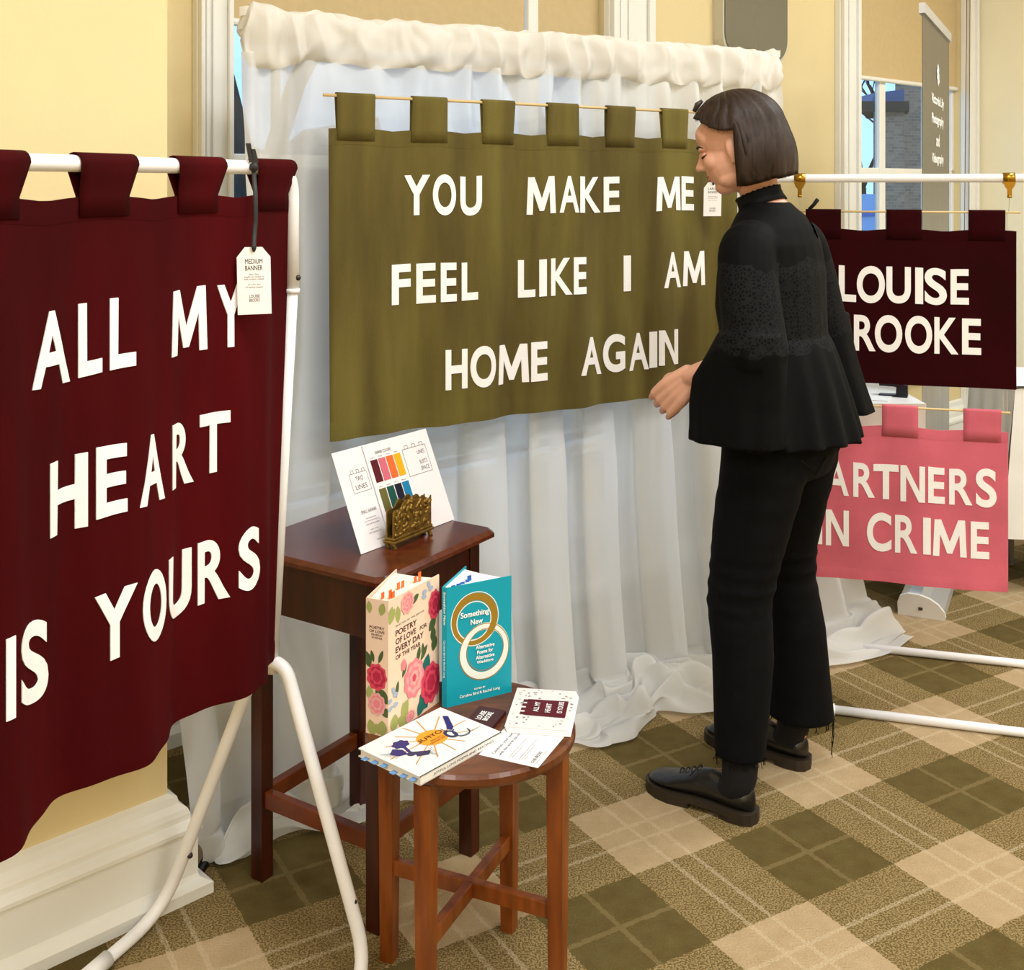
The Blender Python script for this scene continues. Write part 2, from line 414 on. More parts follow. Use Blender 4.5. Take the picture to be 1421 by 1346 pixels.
# rounded grey wall mirror
def rrect(w, h, r, n=6):
    p = []
    for cx, cy, a0 in ((w / 2 - r, h / 2 - r, 0), (-w / 2 + r, h / 2 - r, 90), (-w / 2 + r, -h / 2 + r, 180), (w / 2 - r, -h / 2 + r, 270)):
        for i in range(n + 1):
            a = math.radians(a0 + 90 * i / n); p.append((cx + r * math.cos(a), cy + r * math.sin(a)))
    return p
E1, NN, ZZ = rw(1, 0), rw(0, 1), Vector((0, 0, 1))
ma, mb_ = e_at(1003, N_WIN - .05), e_at(1093, N_WIN - .05)
t = thing('wall_mirror', 'grey rounded mirror in a pale frame on the yellow wall', 'mirror', rw((ma + mb_) / 2, N_WIN, 1.95))
ctr = rw((ma + mb_) / 2, N_WIN, 1.955 + .45)
MB().plate(rrect(mb_ - ma, .9, .1), ctr, E1, ZZ, -NN, .05).build('frame', M('mirror_frame', (206, 200, 182), .5), t)
MB().plate(rrect(mb_ - ma - .02, .88, .095), ctr - NN * .05, E1, ZZ, -NN, .006).build('mirror_glass', M('mirror_glass', (128, 126, 116), .25, metal=.7), t)

# ------------------------------------------------------------------ outside
struct(MB().box(-40, 60, 3.0, 70, -1.3, -1.2, MR).build('ground_outside', M('outside_ground', (96, 92, 84), .95, var=.2, scale=2)), 'dark ground outside the windows')
bm_ = brick_mat(); slate = M('slate_blue_roof', (70, 92, 130), .6); dark_st = M('dark_stone', (58, 52, 46), .9)
t = thing('brick_building', 'dark brick building seen through the right window', 'building', (6, 13, -1.2))
def prism(pl, z0, z1): return MB().rings([[Vector((x, y, z)) for x, y in pl] for z in (z0, z1)])
prism([(4.32, 13), (9.5, 13), (13, 19), (6.6, 19)], -1.2, 6).build('wall', bm_, t)
prism([(3.98, 12.7), (4.32, 12.7), (4.75, 14), (4.42, 14)], -1.2, 2.25).build('annex', bm_, t)
prism([(3.82, 12.6), (4.34, 12.6), (4.75, 14), (4.3, 14)], 2.25, 2.36).build('cornice', dark_st, t)
MB().add([(3.96, 12.7, 2.36), (4.32, 12.7, 2.36), (4.32, 12.7, 2.5), (4.0, 12.7, 2.46), (3.96, 14, 2.36), (4.32, 14, 2.36), (4.32, 14, 2.5), (4.0, 14, 2.46)],
         [(0, 1, 2, 3), (7, 6, 5, 4), (0, 3, 7, 4), (3, 2, 6, 7), (2, 1, 5, 6), (1, 0, 4, 5)]).build('roof', slate, t)
bark = M('dark_bark', (44, 38, 36), .95)
def tree(loc, h, seed, label, spread=.55, levels=5):
    rnd = random.Random(seed); tr = MB(); tw = MB()
    def grow(p, d, ln, r, lv):
        q = p + d * ln; mid = p.lerp(q, .5) + Vector((rnd.uniform(-.05, .05), rnd.uniform(-.05, .05), 0)) * ln
        (tr if lv < 2 else tw).tube([p, mid, q], [r, r * .85, r * .7], 6 if lv < 2 else 4, False)
        if lv >= levels: return
        for _ in range(2 if lv < 1 else 3):
            nd = (d + Vector((rnd.uniform(-1, 1), rnd.uniform(-1, 1), rnd.uniform(-.3, .7))) * spread).normalized()
            grow(q, nd, ln * rnd.uniform(.62, .85), r * .62, lv + 1)
    t = thing('bare_tree', label, 'tree', loc)
    grow(Vector(loc), Vector((.08, 0, 1)).normalized(), h, h * .06, 0)
    tr.build('trunk', bark, t); tw.build('branches', bark, t)
tree((-2.02, 8.2, -1.2), 2.5, 5, 'bare dark tree behind the sheer curtain at the left window', .6)
tree((.3, 10.5, -1.2), 2.4, 8, 'bare dark tree behind the middle of the sheer curtain', .6)
tree((4.72, 15.6, -1.2), 1.6, 3, 'bare tree beside the dark brick building', .6)
def hedge(loc, rad, label, seed):
    rnd = random.Random(seed); bm = bmesh.new(); bmesh.ops.create_icosphere(bm, subdivisions=4, radius=1)
    for v in bm.verts:
        k = 1 + .35 * noise.noise(v.co * 3 + Vector((seed, 0, 0))) + .15 * noise.noise(v.co * 11)
        v.co = Vector((v.co.x * rad[0] * k, v.co.y * rad[1] * k, v.co.z * rad[2] * k)) + Vector(loc)
    bm.verts.index_update()
    o = new_obj('garden_bush', [v.co.copy() for v in bm.verts], [[q.index for q in f.verts] for f in bm.faces], M('dark_leaves', (38, 46, 48), .9, var=.5, scale=6), None, False, (loc[0], loc[1], -1.2)); bm.free()
    tag(o, label, 'bush')
hedge((-2.6, 11, -.2), (2.2, 1.2, 2.0), 'dark bush outside the left window', 1)
hedge((4.5, 14.9, -.6), (.42, .4, 1.5), 'dark bush beside the brick building', 4)
bb = MB().box(3.62, 3.78, 12.0, 12.04, -.9, 1.35)
t = thing('blue_board', 'pale blue striped board standing outside the right window', 'board', (3.7, 12, -1.2))
bb.build('panel', M('pale_blue_paint', (150, 185, 230), .6), t)
for i in range(9):
    MB().box(3.62, 3.78, 11.985, 12.0, -.8 + i * .24, -.74 + i * .24).build('stripe', M('blue_stripe', (70, 110, 190), .6), t)
MB().box(3.66, 3.74, 12.0, 12.04, -1.2, -.9).build('post', M('blue_stripe', (70, 110, 190)), t)

# ------------------------------------------------------------------ clothes rails
tube_w = M('white_powder_coat', (240, 238, 238), .35)
steel = M('dark_bolt', (70, 66, 62), .4, metal=.8)
def rail(label, A, B, zr, half, za, lean, group):
    """A, B: rod end points in plan; the legs stand at both ends"""
    A = Vector((A[0], A[1], 0)); B = Vector((B[0], B[1], 0)); dr = (B - A).normalized(); pp = Vector((dr.y, -dr.x, 0)); R = .0125
    t = thing('clothes_rail', label, 'clothes rail', (A + B) / 2, group)
    up = Vector((0, 0, 1)); ja = A + up * 1.25; jb = B + up * 1.25
    MB().tube(rounded([ja, A + up * zr, B + up * zr, jb], .055), R, 14).build('top_rod', tube_w, t, True)
    for P, s in ((A, 1), (B, -1)):
        P0 = P + lean; foot = .12
        MB().tube([P0 + up * (za - .01), P + up * 1.27], R * .92, 14).build('upright', tube_w, t, True)
        MB().tube([P + up * 1.246, P + up * 1.254], R * 1.12, 14).build('collar', tube_w, t, True)
        bl = P0 - pp * half[0]; br = P0 + pp * half[1]; z0 = Vector((0, 0, R))
        pts = [bl + dr * s * foot * 1.6 + z0, bl + z0, P0 - pp * .03 + up * (za + .01), P0 + pp * .03 + up * (za + .01), br + z0, br + dr * s * foot * 1.6 + z0]
        sm = [pts[0]] + rounded(pts[:3], .11, 8)[1:-1] + rounded([pts[1], pts[2], pts[3], pts[4]], .055, 8)[1:-1] + rounded(pts[3:], .11, 8)[1:-1] + [pts[-1]]
        lg = MB().tube(sm, R, 14).build('leg_frame', tube_w, t, True)
        for q, sgn in ((bl, -1), (br, 1)):
            c = q.lerp(P0, .22) + up * (za * .26)
            MB().blob(c + pp * 0.0115 * 1, (.006, .006, .006), seg=8, rg=6).build('bolt', steel, lg, True)
        MB().blob(P + pp * .0115 + up * 1.275, (.006, .006, .006), seg=8, rg=6).build('bolt', steel, t, True)
    for sg, hf in ((-1, half[0]), (1, half[1])):
        a = A + lean + pp * sg * hf + dr * .18; b_ = B + lean + pp * sg * hf - dr * .18
        MB().tube([a + Vector((0, 0, R)), b_ + Vector((0, 0, R))], R * .95, 14).build('base_bar', tube_w, t, True)
        for q in (a, b_):
            MB().tube([q - dr * .03 + Vector((0, 0, R)), q + dr * .03 + Vector((0, 0, R))], R * 1.25, 14).build('joint_sleeve', tube_w, t, True)
    return t
DL = Vector((.396, .918, 0)); EL = Vector((-.413, 2.17, 0))
rail('white tubular clothes rail carrying the large burgundy banner beside the wooden table', EL - DL * 1.25, EL, 1.4805, (.26, .215), .54, Vector((-.04, .005, 0)), 'white clothes rails')
DR = Vector((.961, -.276, 0)); ER = Vector((.814, 3.42, 0))
rail('white tubular clothes rail behind the woman, carrying the two small banners', ER - DR * .07, ER + DR * 1.25, 1.468, (.235, .235), .52, Vector((0, 0, 0)), 'white clothes rails')

# ------------------------------------------------------------------ banners
felt = M('white_felt', (248, 244, 242), .9, bump=.15, bscale=300)
def banner(name, label, P0, dr, width, zt, zb, mat, fold, tabs, rodz, rodr, letters, dowel=None, seam=.035, tabflare=0.0):
    P0 = Vector((P0[0], P0[1], 0)); nr = Vector((dr.y, -dr.x, 0)); up = Vector((0, 0, 1))
    t = thing(name, label, 'banner', P0 + dr * width / 2 + up * zb)
    us = [((a + b_) / 2) for a, b_ in tabs]
    def sag(u):
        k = min([abs(u - c) for c in us] + [9]); return .006 * min(1, (k / .1) ** 2)
    def S(u, tt, off=0.0):
        return P0 + dr * u + nr * (fold(u, tt) + off) + up * (zt - sag(u) * (1 - tt) ** 2 - (zt - zb) * tt)
    solidify(MB().grid(lambda a, b_: S(a * width, b_), 110, 40).build('cloth', mat, t, True), .0022, 0)
    for t0, t1 in ((0, seam / (zt - zb)), (1 - seam * 1.1 / (zt - zb), 1)):
        MB().grid(lambda a, b_: S(a * width, t0 + (t1 - t0) * b_, .0022 + .0006 * (0 if .0 < b_ < 1 else -1)), 110, 3).build('hem', mat, t, True)
    for u0, u1 in tabs:
        pr = [(rodr + .003, zt - .03), (rodr + .003, zt), (rodr + .003, rodz - .02)]
        pr += [((rodr + .003) * math.cos(a), rodz + (rodr + .003) * math.sin(a)) for a in [math.pi * i / 8 for i in range(9)]]
        pr += [(-rodr - .003, rodz - .02), (-rodr - .003, zt), (-rodr - .003, zt - .03)]
        n = len(pr) - 1
        def T(a, b_):
            i = min(n, int(round(b_ * n))); o, z = pr[i]; k = max(0, min(1, (z - zt) / (rodz - zt)))
            fl = tabflare * (k - .5) * (a - .5)
            base = fold(u0 + (u1 - u0) * a, 0); oo = o * k + (base + math.copysign(.0035, o)) * (1 - k)
            return P0 + dr * (u0 + (u1 - u0) * a + fl) + nr * oo + up * z
        solidify(MB().grid(T, 6, n).build('tab', mat, t, True), .002, 0)
    def uv(x, y):
        r = ray(x, y); off = 0
        for _ in range(8):
            d = (P0 + nr * off).dot(nr) / r.dot(nr)
            p = r * d + Vector((0, 0, CAMH)); u = (p - P0).dot(dr); tt = (zt - p.z) / (zt - zb); off = fold(u, tt)
        return u, tt
    for ch, xl, xr, ytl, ytr, ybl, ybr in letters:
        V, F_, _ = poly_glyph(M_SHAPE if ch == 'M' else N_SHAPE, .1, 7) if ch in 'MN' else glyph(ch, {'N': .014, 'K': .02, 'A': .022, 'R': .022, 'B': .02, 'E': .026, 'S': .026}.get(ch, .03), .1, 7, res=7)
        c00, c10, c11, c01 = uv(xl, ybl), uv(xr, ybr), uv(xr, ytr), uv(xl, ytl)
        vs = []
        for p in V:
            a, b_ = p.x, p.y
            u = (c00[0] * (1 - a) + c10[0] * a) * (1 - b_) + (c01[0] * (1 - a) + c11[0] * a) * b_
            w = (c00[1] * (1 - a) + c10[1] * a) * (1 - b_) + (c01[1] * (1 - a) + c11[1] * a) * b_
            vs.append(S(u, w, .0024 + p.z * .008))
        new_obj('letter', vs, F_, felt, t)
    if dowel:
        MB().tube([P0 + dr * dowel[0] + up * rodz, P0 + dr * dowel[1] + up * rodz], rodr, 10).build('dowel', M('pale_wood_dowel', (214, 184, 130), .5), t, True)
    return t, S
burg = M('burgundy_velvet', (64, 0, 3), .85, var=.3, scale=5, stretch=(1, 1, .3), spec=.1, sheen=0, bump=.06, bscale=400)
burg2 = M('dark_burgundy_velvet', (42, 0, 3), .88, var=.2, scale=5, spec=.1, sheen=0, bump=.06, bscale=400)
olive = M('olive_velvet', (108, 97, 38), .85, scale=10, stretch=(1, 1, .14), sheen=.08, bump=.12, bscale=300, col2=(78, 65, 19))
pink = M('pink_velvet', (206, 98, 114), .85, var=.12, scale=6, sheen=.25, bump=.1, bscale=300)
def plan_u(px, P0, dr):
    k = (px - CX) / FPX; nr = Vector((dr.y, -dr.x, 0)); r = Vector((k, 1, 0))
    d = Vector((P0[0], P0[1], 0)).dot(nr) / r.dot(nr)
    return (r * d - Vector((P0[0], P0[1], 0))).dot(dr)
# left: ALL MY HEART IS YOURS
WL = 1.0; PL = EL - DL * WL
def foldL(u, t):
    s = WL - u; tt = max(0, min(1.05, t))
    return -.008 * tt + (.002 + .024 * tt ** 1.15) * math.cos(2 * math.pi * (s - .14) / .275) + .003 * math.sin(2 * math.pi * s / .083 + 1) * min(1, tt * 3)
LL = [('A', 43, 95, 431, 424, 539, 528), ('L', 107, 140, 421, 418, 524, 516), ('L', 151, 187, 414, 410, 514, 506), ('M', 237, 286, 404, 395, 495, 484), ('Y', 300, 336, 395, 389, 483, 476),
      ('H', 68, 120, 642, 627, 746, 730), ('E', 132, 175, 621, 614, 721, 709), ('A', 193, 227, 606, 596, 704, 690), ('R', 238, 267, 590, 581, 680, 668), ('T', 276, 318, 576, 568, 660, 651),
      ('I', 7, 20, 887, 881, 1001, 995), ('S', 28, 65, 872, 852, 986, 966), ('Y', 130, 189, 829, 808, 927, 902), ('O', 197, 229, 797, 782, 897, 880), ('U', 233, 264, 777, 759, 866, 850), ('R', 273, 318, 754, 742, 840, 828), ('S', 330, 359, 738, 725, 824, 811)]
uL = lambda px: plan_u(px, PL, DL)
banner('text_banner', 'large burgundy velvet banner reading ALL MY HEART IS YOURS', PL, DL, WL - .004, 1.433, .556, burg, foldL,
       [(uL(-88), uL(-10) + .045), (uL(106), uL(179)), (uL(243), uL(303)), (uL(352), uL(401))], 1.4805, .0125, LL, tabflare=.02)
# centre: YOU MAKE ME FEEL LIKE I AM HOME AGAIN
PG = Vector((-.434, 2.72, 0)); DG = Vector((.831, .556, 0)).normalized()
uG = lambda px: plan_u(px, PG, DG)
def foldG(u, t):
    return (.003 + .007 * t) * math.sin(u * 19 + .6) + (.002 + .004 * t) * math.sin(u * 43 + 1) + .004 * t * math.sin(u * 9)
def rowl(items, sl):
    out = []
    for ch, a, b_, yt, yb in items:
        w = (b_ - a) / 2; out.append((ch, a, b_, yt + sl[0] * -w, yt + sl[0] * w, yb - sl[1] * w, yb + sl[1] * w))
    return out
LG = rowl([('Y', 560.4, 596, 242.5, 298.4), ('O', 600, 632, 241.5, 298.5), ('U', 638, 668, 243, 298), ('M', 730, 770.5, 244, 296), ('A', 776, 803, 244, 294.8), ('K', 804.5, 832.5, 244, 294.3), ('E', 837, 859, 245, 294), ('M', 910, 943.5, 245, 292), ('E', 945, 962, 244.3, 291.5)], (.005, -.026))
LG += rowl([('F', 543, 569, 366, 422), ('E', 577, 604, 365.2, 420.5), ('E', 611, 633, 364.2, 418.4), ('L', 640, 662.6, 363.2, 416), ('L', 718, 742, 360, 412), ('I', 747.6, 758, 359.5, 411), ('K', 764, 793.6, 358, 409.5), ('E', 795.6, 813, 356.6, 408), ('I', 864.7, 874.6, 354.5, 404), ('A', 921, 944, 350, 399), ('M', 947, 977.5, 348, 396)], (-.04, -.07))
LG += rowl([('H', 617.6, 648, 484.6, 540), ('O', 652, 687.4, 479.5, 537), ('M', 691, 733.4, 478, 532), ('E', 736.4, 759, 474, 528.6), ('A', 806, 833.6, 467.5, 520), ('G', 836, 866.7, 463.5, 516.5), ('A', 872.7, 899.5, 462, 513.4), ('I', 900.4, 911, 460, 510), ('N', 913.7, 940, 457.5, 506)], (-.075, -.105))
banner('text_banner', 'olive green velvet banner reading YOU MAKE ME FEEL LIKE I AM HOME AGAIN', PG, DG, uG(1021), 1.585, .845, olive, foldG,
       [(uG(a), uG(b_)) for a, b_ in ((466, 519), (571, 619), (668, 713), (759, 801), (841, 880), (917, 953), (984, 1016))], 1.661, .004, LG, (-.012, uG(1024) + .02), .04)
# right: LOUISE BROOKE and PARTNERS IN CRIME
uR = lambda px: plan_u(px, ER, DR)
foldR = lambda u, t: .002 * math.sin(u * 21) * (.3 + t)
foldP = lambda u, t: .004 * math.sin(u * 17 + 1) * (.4 + t) + .002 * math.sin(u * 41)
PB1 = ER + DR * uR(1100); uB = lambda px: plan_u(px, PB1, DR)
LB = rowl([('L', 1164, 1188, 368, 418), ('O', 1189, 1228, 367.5, 420), ('U', 1230, 1264, 370, 421), ('I', 1270, 1281, 371, 421.5), ('S', 1283, 1314, 370.5, 422.5), ('E', 1319, 1344.5, 372.5, 422),
           ('B', 1150, 1181, 435, 485.5), ('R', 1185, 1215, 436.6, 486.6), ('O', 1214, 1252, 437, 489), ('O', 1256, 1293.6, 438, 490.5), ('K', 1296.6, 1330, 440, 491), ('E', 1335, 1361.5, 442, 492)], (.04, .04))
banner('small_banner', 'small dark burgundy banner reading LOUISE BROOKE on the far rail', PB1, DR, uB(1410.5), 1.322, .872, burg2, foldR,
       [(uB(1118), uB(1167)), (uB(1230), uB(1279)), (uB(1344), uB(1395))], 1.371, .003, LB, (-.012, uB(1414) + .004), .03)
PB2 = ER + DR * uR(1101); uP = lambda px: plan_u(px, PB2, DR)
LP = rowl([('P', 1112, 1141, 635, 684), ('A', 1144, 1178, 637, 686.5), ('R', 1184, 1214, 640.6, 689), ('T', 1212, 1247, 644, 692.5), ('N', 1249.5, 1283.6, 646, 696), ('E', 1288, 1311, 647, 697.5), ('R', 1317, 1349.4, 650, 700), ('S', 1354, 1383, 650, 704),
           ('I', 1130.5, 1141, 706, 754.6), ('N', 1146, 1178, 707.5, 757), ('C', 1203, 1237, 711, 765), ('R', 1242, 1273, 715, 767), ('I', 1281, 1291.6, 718, 769), ('M', 1294.5, 1341.5, 721, 772), ('E', 1347, 1372.7, 724, 775)], (.06, .06))
banner('small_banner', 'small pink velvet banner reading PARTNERS IN CRIME', PB2, DR, uP(1399.5), .752, .297, pink, foldP,
       [(uP(1112), uP(1162)), (uP(1224), uP(1274)), (uP(1337), uP(1389.5))], .806, .003, LP, (-.012, uP(1402)), .03)
# brass clips on the far rail, and the threads they hold
brass = M('polished_brass', (176, 134, 48), .25, metal=.9)
nrR = Vector((DR.y, -DR.x, 0)); upv = Vector((0, 0, 1))
for px, lab in ((1110, 'brass clip on the far rail beside the woman\'s hair'), (1400, 'brass clip at the right end of the far rail')):
    c = ER + DR * uR(px)
    t = thing('brass_clip', lab, 'clip', c + upv * 1.43, 'brass clips on the far rail')
    MB().tube([c + upv * 1.468 - DR * .016, c + upv * 1.468 + DR * .016], .0155, 14).build('ring_band', brass, t, True)
    MB().plate([(-.017, 0), (.017, 0), (.012, -.014), (.006, -.022), (.006, -.038), (-.006, -.038), (-.006, -.022), (-.012, -.014)], c + upv * 1.458 + nrR * .013, DR, upv, nrR, .004).build('clip_plate', brass, t)
    MB().tube([c + upv * 1.416 + nrR * .015 - DR * .006, c + upv * 1.416 + nrR * .015 + DR * .006], .004, 8).build('pin', brass, t, True)
    th = M('clear_thread', (190, 184, 170), .4)
    MB().tube([c + upv * 1.418 + nrR * .013, c + upv * 1.371], .0009, 5).build('thread', th, t)
for px in (1392, 1398):
    c = ER + DR * uR(px)
    o = MB().tube([c + upv * 1.371 - nrR * .008, c + upv * 1.1 - nrR * .008, c + upv * .808], .0009, 5).build('hanging_thread', MATS['clear_thread'], None, False, c + upv * .808)
    tag(o, 'thin clear thread above the pink banner, the %s of the two' % ('left' if px < 1395 else 'right'), 'thread', 'threads between the small banners')

# ------------------------------------------------------------------ the white curtain and its stand
CA = Vector((-.655, 2.755, 0)); CB = Vector((.85, 3.67, 0)); CL = (CB - CA).length; CD = (CB - CA).normalized(); CN = Vector((CD.y, -CD.x, 0))
CZ = 1.865
sheer_m = sheer('white_sheer_voile', (240, 240, 238), .14, .40)
header_m = sheer('white_curtain_heading', (242, 238, 230), .02, .3)
def nz(x, y, z=0.0): return noise.noise(Vector((x, y, z)))
def sstep(a, b, x):
    t = max(0, min(1, (x - a) / (b - a))); return t * t * (3 - 2 * t)
def pleat(x):
    s = math.sin(x); return s * abs(s) ** .3 * .75 + .25 * math.sin(2 * x + .6)
def fold_c(s, z):
    """sideways and forward shift of the pleated cloth"""
    x = s * CL
    top = .012 * math.sin(x * 74 + 3 * nz(x * 3, 0)) + .016 * math.sin(x * 47 + 4 * nz(x * 5, z * 2, 7)) + .020 * nz(x * 13, z * 8, 4)
    th = x * 30 + 3.4 * nz(x * 2.1, 4) + .6 * nz(x * 2, z * 1.0, 2); am = .85 + .55 * nz(x * 3, 9)
    low = .050 * math.cos(th) * am + .007 * math.sin(x * 71 + 2 * z + 3 * nz(x * 4, 2))
    k = sstep(1.8, 1.25, z) * (.62 + .38 * sstep(.95, .6, z))
    return .030 * math.sin(2 * th + .5) * am * k, top * (1 - sstep(1.8, 1.25, z)) + low * k
VP = [(0, 1.0), (.80, .0)]
def curtain(s, v):
    x = s * CL
    pool = .27 + .05 * nz(x * 5, 7) + .03 * nz(x * 13, 3)
    if v < .72:
        q = v / .72; z = CZ - .10 - (CZ - .10 - .06) * q; fwd = .012 + .02 * q + .05 * q ** 4
    else:
        q = (v - .72) / .28
        ang = min(1, q / .25)
        z = .06 * (1 - sstep(0, .25, q)) + .012
        fwd = .082 + (pool - .082) * q
        bump = max(0, nz(x * 6 + 2, q * 3.2, 5)) * .12 + max(0, nz(x * 13, q * 6.0, 8)) * .06
        env = math.sin(math.pi * min(1, q * .92 + .08)) ** .7
        bump += .11 * math.exp(-((x - 1.12) / .16) ** 2) * (.6 + .7 * nz(x * 16, q * 7, 21))
        z += bump * env
        x_w = .03 * nz(x * 8, q * 4, 11)
        x += x_w
        fwd += .04 * nz(x * 7, q * 5, 12) * q
    hz = max(0, 1 - z / CZ)
    kf = 1 if v < .72 else max(.25, 1 - (v - .72) / .2)
    fx, f = fold_c(s, z); x += fx * kf; f *= kf
    # the ends are pulled outwards at the floor
    l = max(0, 1 - s / .22); r = max(0, (s - .80) / .20)
    low = sstep(1.2, .25, z) if v < .72 else 1.0
    sh = -.20 * l ** 1.2 * low + (.07 * l * ((v - .72) / .28) if v > .72 else 0)
    sh += .36 * r ** 1.4 * (sstep(.95, .0, z) if v < .72 else 1)
    fw = fwd + .16 * l * (sstep(.65, .12, z) if v < .72 else 1 - (v - .72) / .28)
    if v > .72: fw += -.05 * r * (v - .72) / .28
    return CA + CD * (x + sh) + CN * (f + fw) + Vector((0, 0, max(.004 + .003 * (1 + nz(x * 20, v * 20)), z)))
t = thing('white_curtain', 'long sheer white curtain behind the olive banner, pooling on the carpet', 'curtain', CA + CD * CL / 2)
MB().grid(curtain, 420, 150).build('sheer_panel', sheer_m, t, True)
def heading(s, v):
    x = s * CL
    a = -1.25 + v * (math.pi + 1.3)                    # wraps over the rod from the front to the back
    g = 1 - abs(math.sin(x * 34 + 4.5 * nz(x * 2.3, 1) + .8 * nz(x * 3, v * 2.5, 4)))
    puff = .010 + .034 * g ** .7 * (.7 + .6 * nz(x * 4, 3)) + .014 * nz(x * 15, v * 3.0, 6) + .006 * nz(x * 38, v * 7, 2)
    puff += .022 * max(0, 1 - s / .07)
    z = CZ - .058 + .062 * math.sin(a)
    z += .012 * nz(x * 7, 2) + .010 * nz(x * 19, v * 3) + .03 * max(0, 1 - s / .09) * math.sin(a)
    k = min(1, (min(s, 1 - s) / .02 + .02) ** .5)
    return CA + CD * (x + .020 * nz(x * 14, v * 3, 9)) + CN * (puff * k * math.cos(a) * 1.1 + .012) + Vector((0, 0, CZ - .058 + (z - CZ + .058) * k))
MB().grid(heading, 460, 22).build('rod_pocket', header_m, t, True)
def frill(s, v):
    x = s * CL
    return CA + CD * x + CN * (.012 + .009 * math.sin(x * 74 + 3 * nz(x * 3, 0)) * (1 - .3 * v)) + Vector((0, 0, CZ - .014 + .022 * v + .012 * nz(x * 7, 2) + .008 * nz(x * 23, 5)))
MB().grid(frill, 360, 3).build('frill', header_m, t, True)
blk = M('black_metal', (18, 18, 20), .4, metal=.4)
back = -CN * .012
t = thing('curtain_stand', 'black tripod backdrop stand holding up the white curtain', 'stand', CA + CD * CL / 2 + back)
MB().tube([CA + back + CD * .05 + upv * (CZ - .058), CB + back + upv * (CZ - .058)], .011, 10).build('crossbar', blk, t, True)
for P in (CA + CD * .12 - CN * .075, CB - CD * .03 - CN * .075):
    MB().tube([P + upv * .03, P + upv * (CZ - .05)], .012, 10).build('pole', blk, t, True)
    MB().tube([P + upv * (CZ - .058), P + CN * .063 + upv * (CZ - .058)], .009, 8).build('bracket', blk, t, True)
    for a in (math.atan2(CN.y, CN.x), 2.1 + math.atan2(CN.y, CN.x), -2.1 + math.atan2(CN.y, CN.x)):
        if P.x < 0: a += -.12
        d = Vector((math.cos(a), math.sin(a), 0)); rr = .40 if P.x < 0 and abs(a + .12 - math.atan2(CN.y, CN.x)) < .01 else .17
        e = at_z(275, 1212, .012) if rr > .3 else P + d * rr + upv * .012
        MB().tube([P + upv * (.05 if rr > .3 else .42), e], .0095, 10).build('leg', blk, t, True)

# ------------------------------------------------------------------ wooden side table
mahog = M('mahogany', (70, 20, 7), .3, col2=(40, 9, 3), scale=4, stretch=(10, 10, 1.5), spec=.5)
mahog_t = M('mahogany_top', (96, 42, 20), .24, col2=(70, 26, 10), scale=4, stretch=(2, 12, 2), spec=.6)
TF, TR_, TL_ = Vector((-.262, 2.245, 0)), Vector((-.093, 2.505, 0)), Vector((-.520, 2.42, 0))
ea = (TR_ - TF).normalized(); eb = Vector((-ea.y, ea.x, 0)); la = (TR_ - TF).length; lb = (TL_ - TF).length
def frame_mat(O, U, V):
    W = U.cross(V); return Matrix(((U.x, V.x, W.x, O.x), (U.y, V.y, W.y, O.y), (U.z, V.z, W.z, O.z), (0, 0, 0, 1)))
MT = frame_mat(TF, ea, eb)
TZ = .70
t = thing('side_table', 'small dark mahogany side table with square legs behind the stool', 'table', MT @ Vector((la / 2, lb / 2, 0)))
hw = .0165; ov = .045
top = MB()
rg = []
for o_, z in ((ov - .012, TZ - .022), (ov, TZ - .016), (ov, TZ - .008), (ov - .008, TZ), ):
    c = .014; x0, x1, y0, y1 = -o_, la + o_, -o_, lb + o_
    rg.append([MT @ Vector((x, y, z)) for x, y in ((x0 + c, y0), (x1 - c, y0), (x1, y0 + c), (x1, y1 - c), (x1 - c, y1), (x0 + c, y1), (x0, y1 - c), (x0, y0 + c))])
top.rings(rg).build('table_top', mahog_t, t)
for x, y in ((0, 0), (la, 0), (0, lb), (la, lb)):
    MB().box(x - hw, x + hw, y - hw, y + hw, 0, TZ - .022, MT, .002).build('leg', mahog, t)
z0, z1 = TZ - .135, TZ - .022
for x0, x1, y0, y1 in ((hw, la - hw, -hw + .004, -hw + .02), (hw, la - hw, lb + hw - .02, lb + hw - .004), (-hw + .004, -hw + .02, hw, lb - hw), (la + hw - .02, la + hw - .004, hw, lb - hw)):
    MB().box(x0, x1, y0, y1, z0, z1, MT, .0015).build('apron', mahog, t)
wood_or = M('stained_stretcher', (120, 56, 18), .3, col2=(86, 34, 10), scale=4, stretch=(3, 3, 3))
for x0, x1, y0, y1 in ((hw, la - hw, -.010, .010), (hw, la - hw, lb - .010, lb + .010), (-.010, .010, hw, lb - hw), (la - .010, la + .010, hw, lb - hw)):
    MB().box(x0, x1, y0, y1, .152, .186, MT, .002).build('stretcher', wood_or, t)

# ------------------------------------------------------------------ round stool
oakr = M('reddish_brown_wood', (138, 72, 20), .34, col2=(98, 44, 9), scale=5, stretch=(9, 9, 1.3), spec=.5)
oakt = M('stool_seat_wood', (108, 58, 26), .28, col2=(82, 40, 16), scale=5, stretch=(3, 14, 2), spec=.5)
SC = Vector((-.075, 2.09, 0)); SZ = .474; SR = .19; sp, sq = .1605, .0718
t = thing('round_stool', 'low round wooden stool with crossed stretchers holding the books', 'stool', SC)
rg = []
for r, z in ((SR - .012, SZ - .024), (SR - .003, SZ - .022), (SR, SZ - .016), (SR, SZ - .006), (SR - .004, SZ), ):
    rg.append([SC + Vector((r * math.cos(a), r * math.sin(a), z)) for a in [2 * math.pi * i / 64 for i in range(64)]])
MB().rings(rg).build('seat', oakt, t)
U1 = Vector((sp, -sq, 0)).normalized(); U2 = Vector((sq, sp, 0)).normalized(); MS = frame_mat(SC, U1, U2); rl = math.hypot(sp, sq)
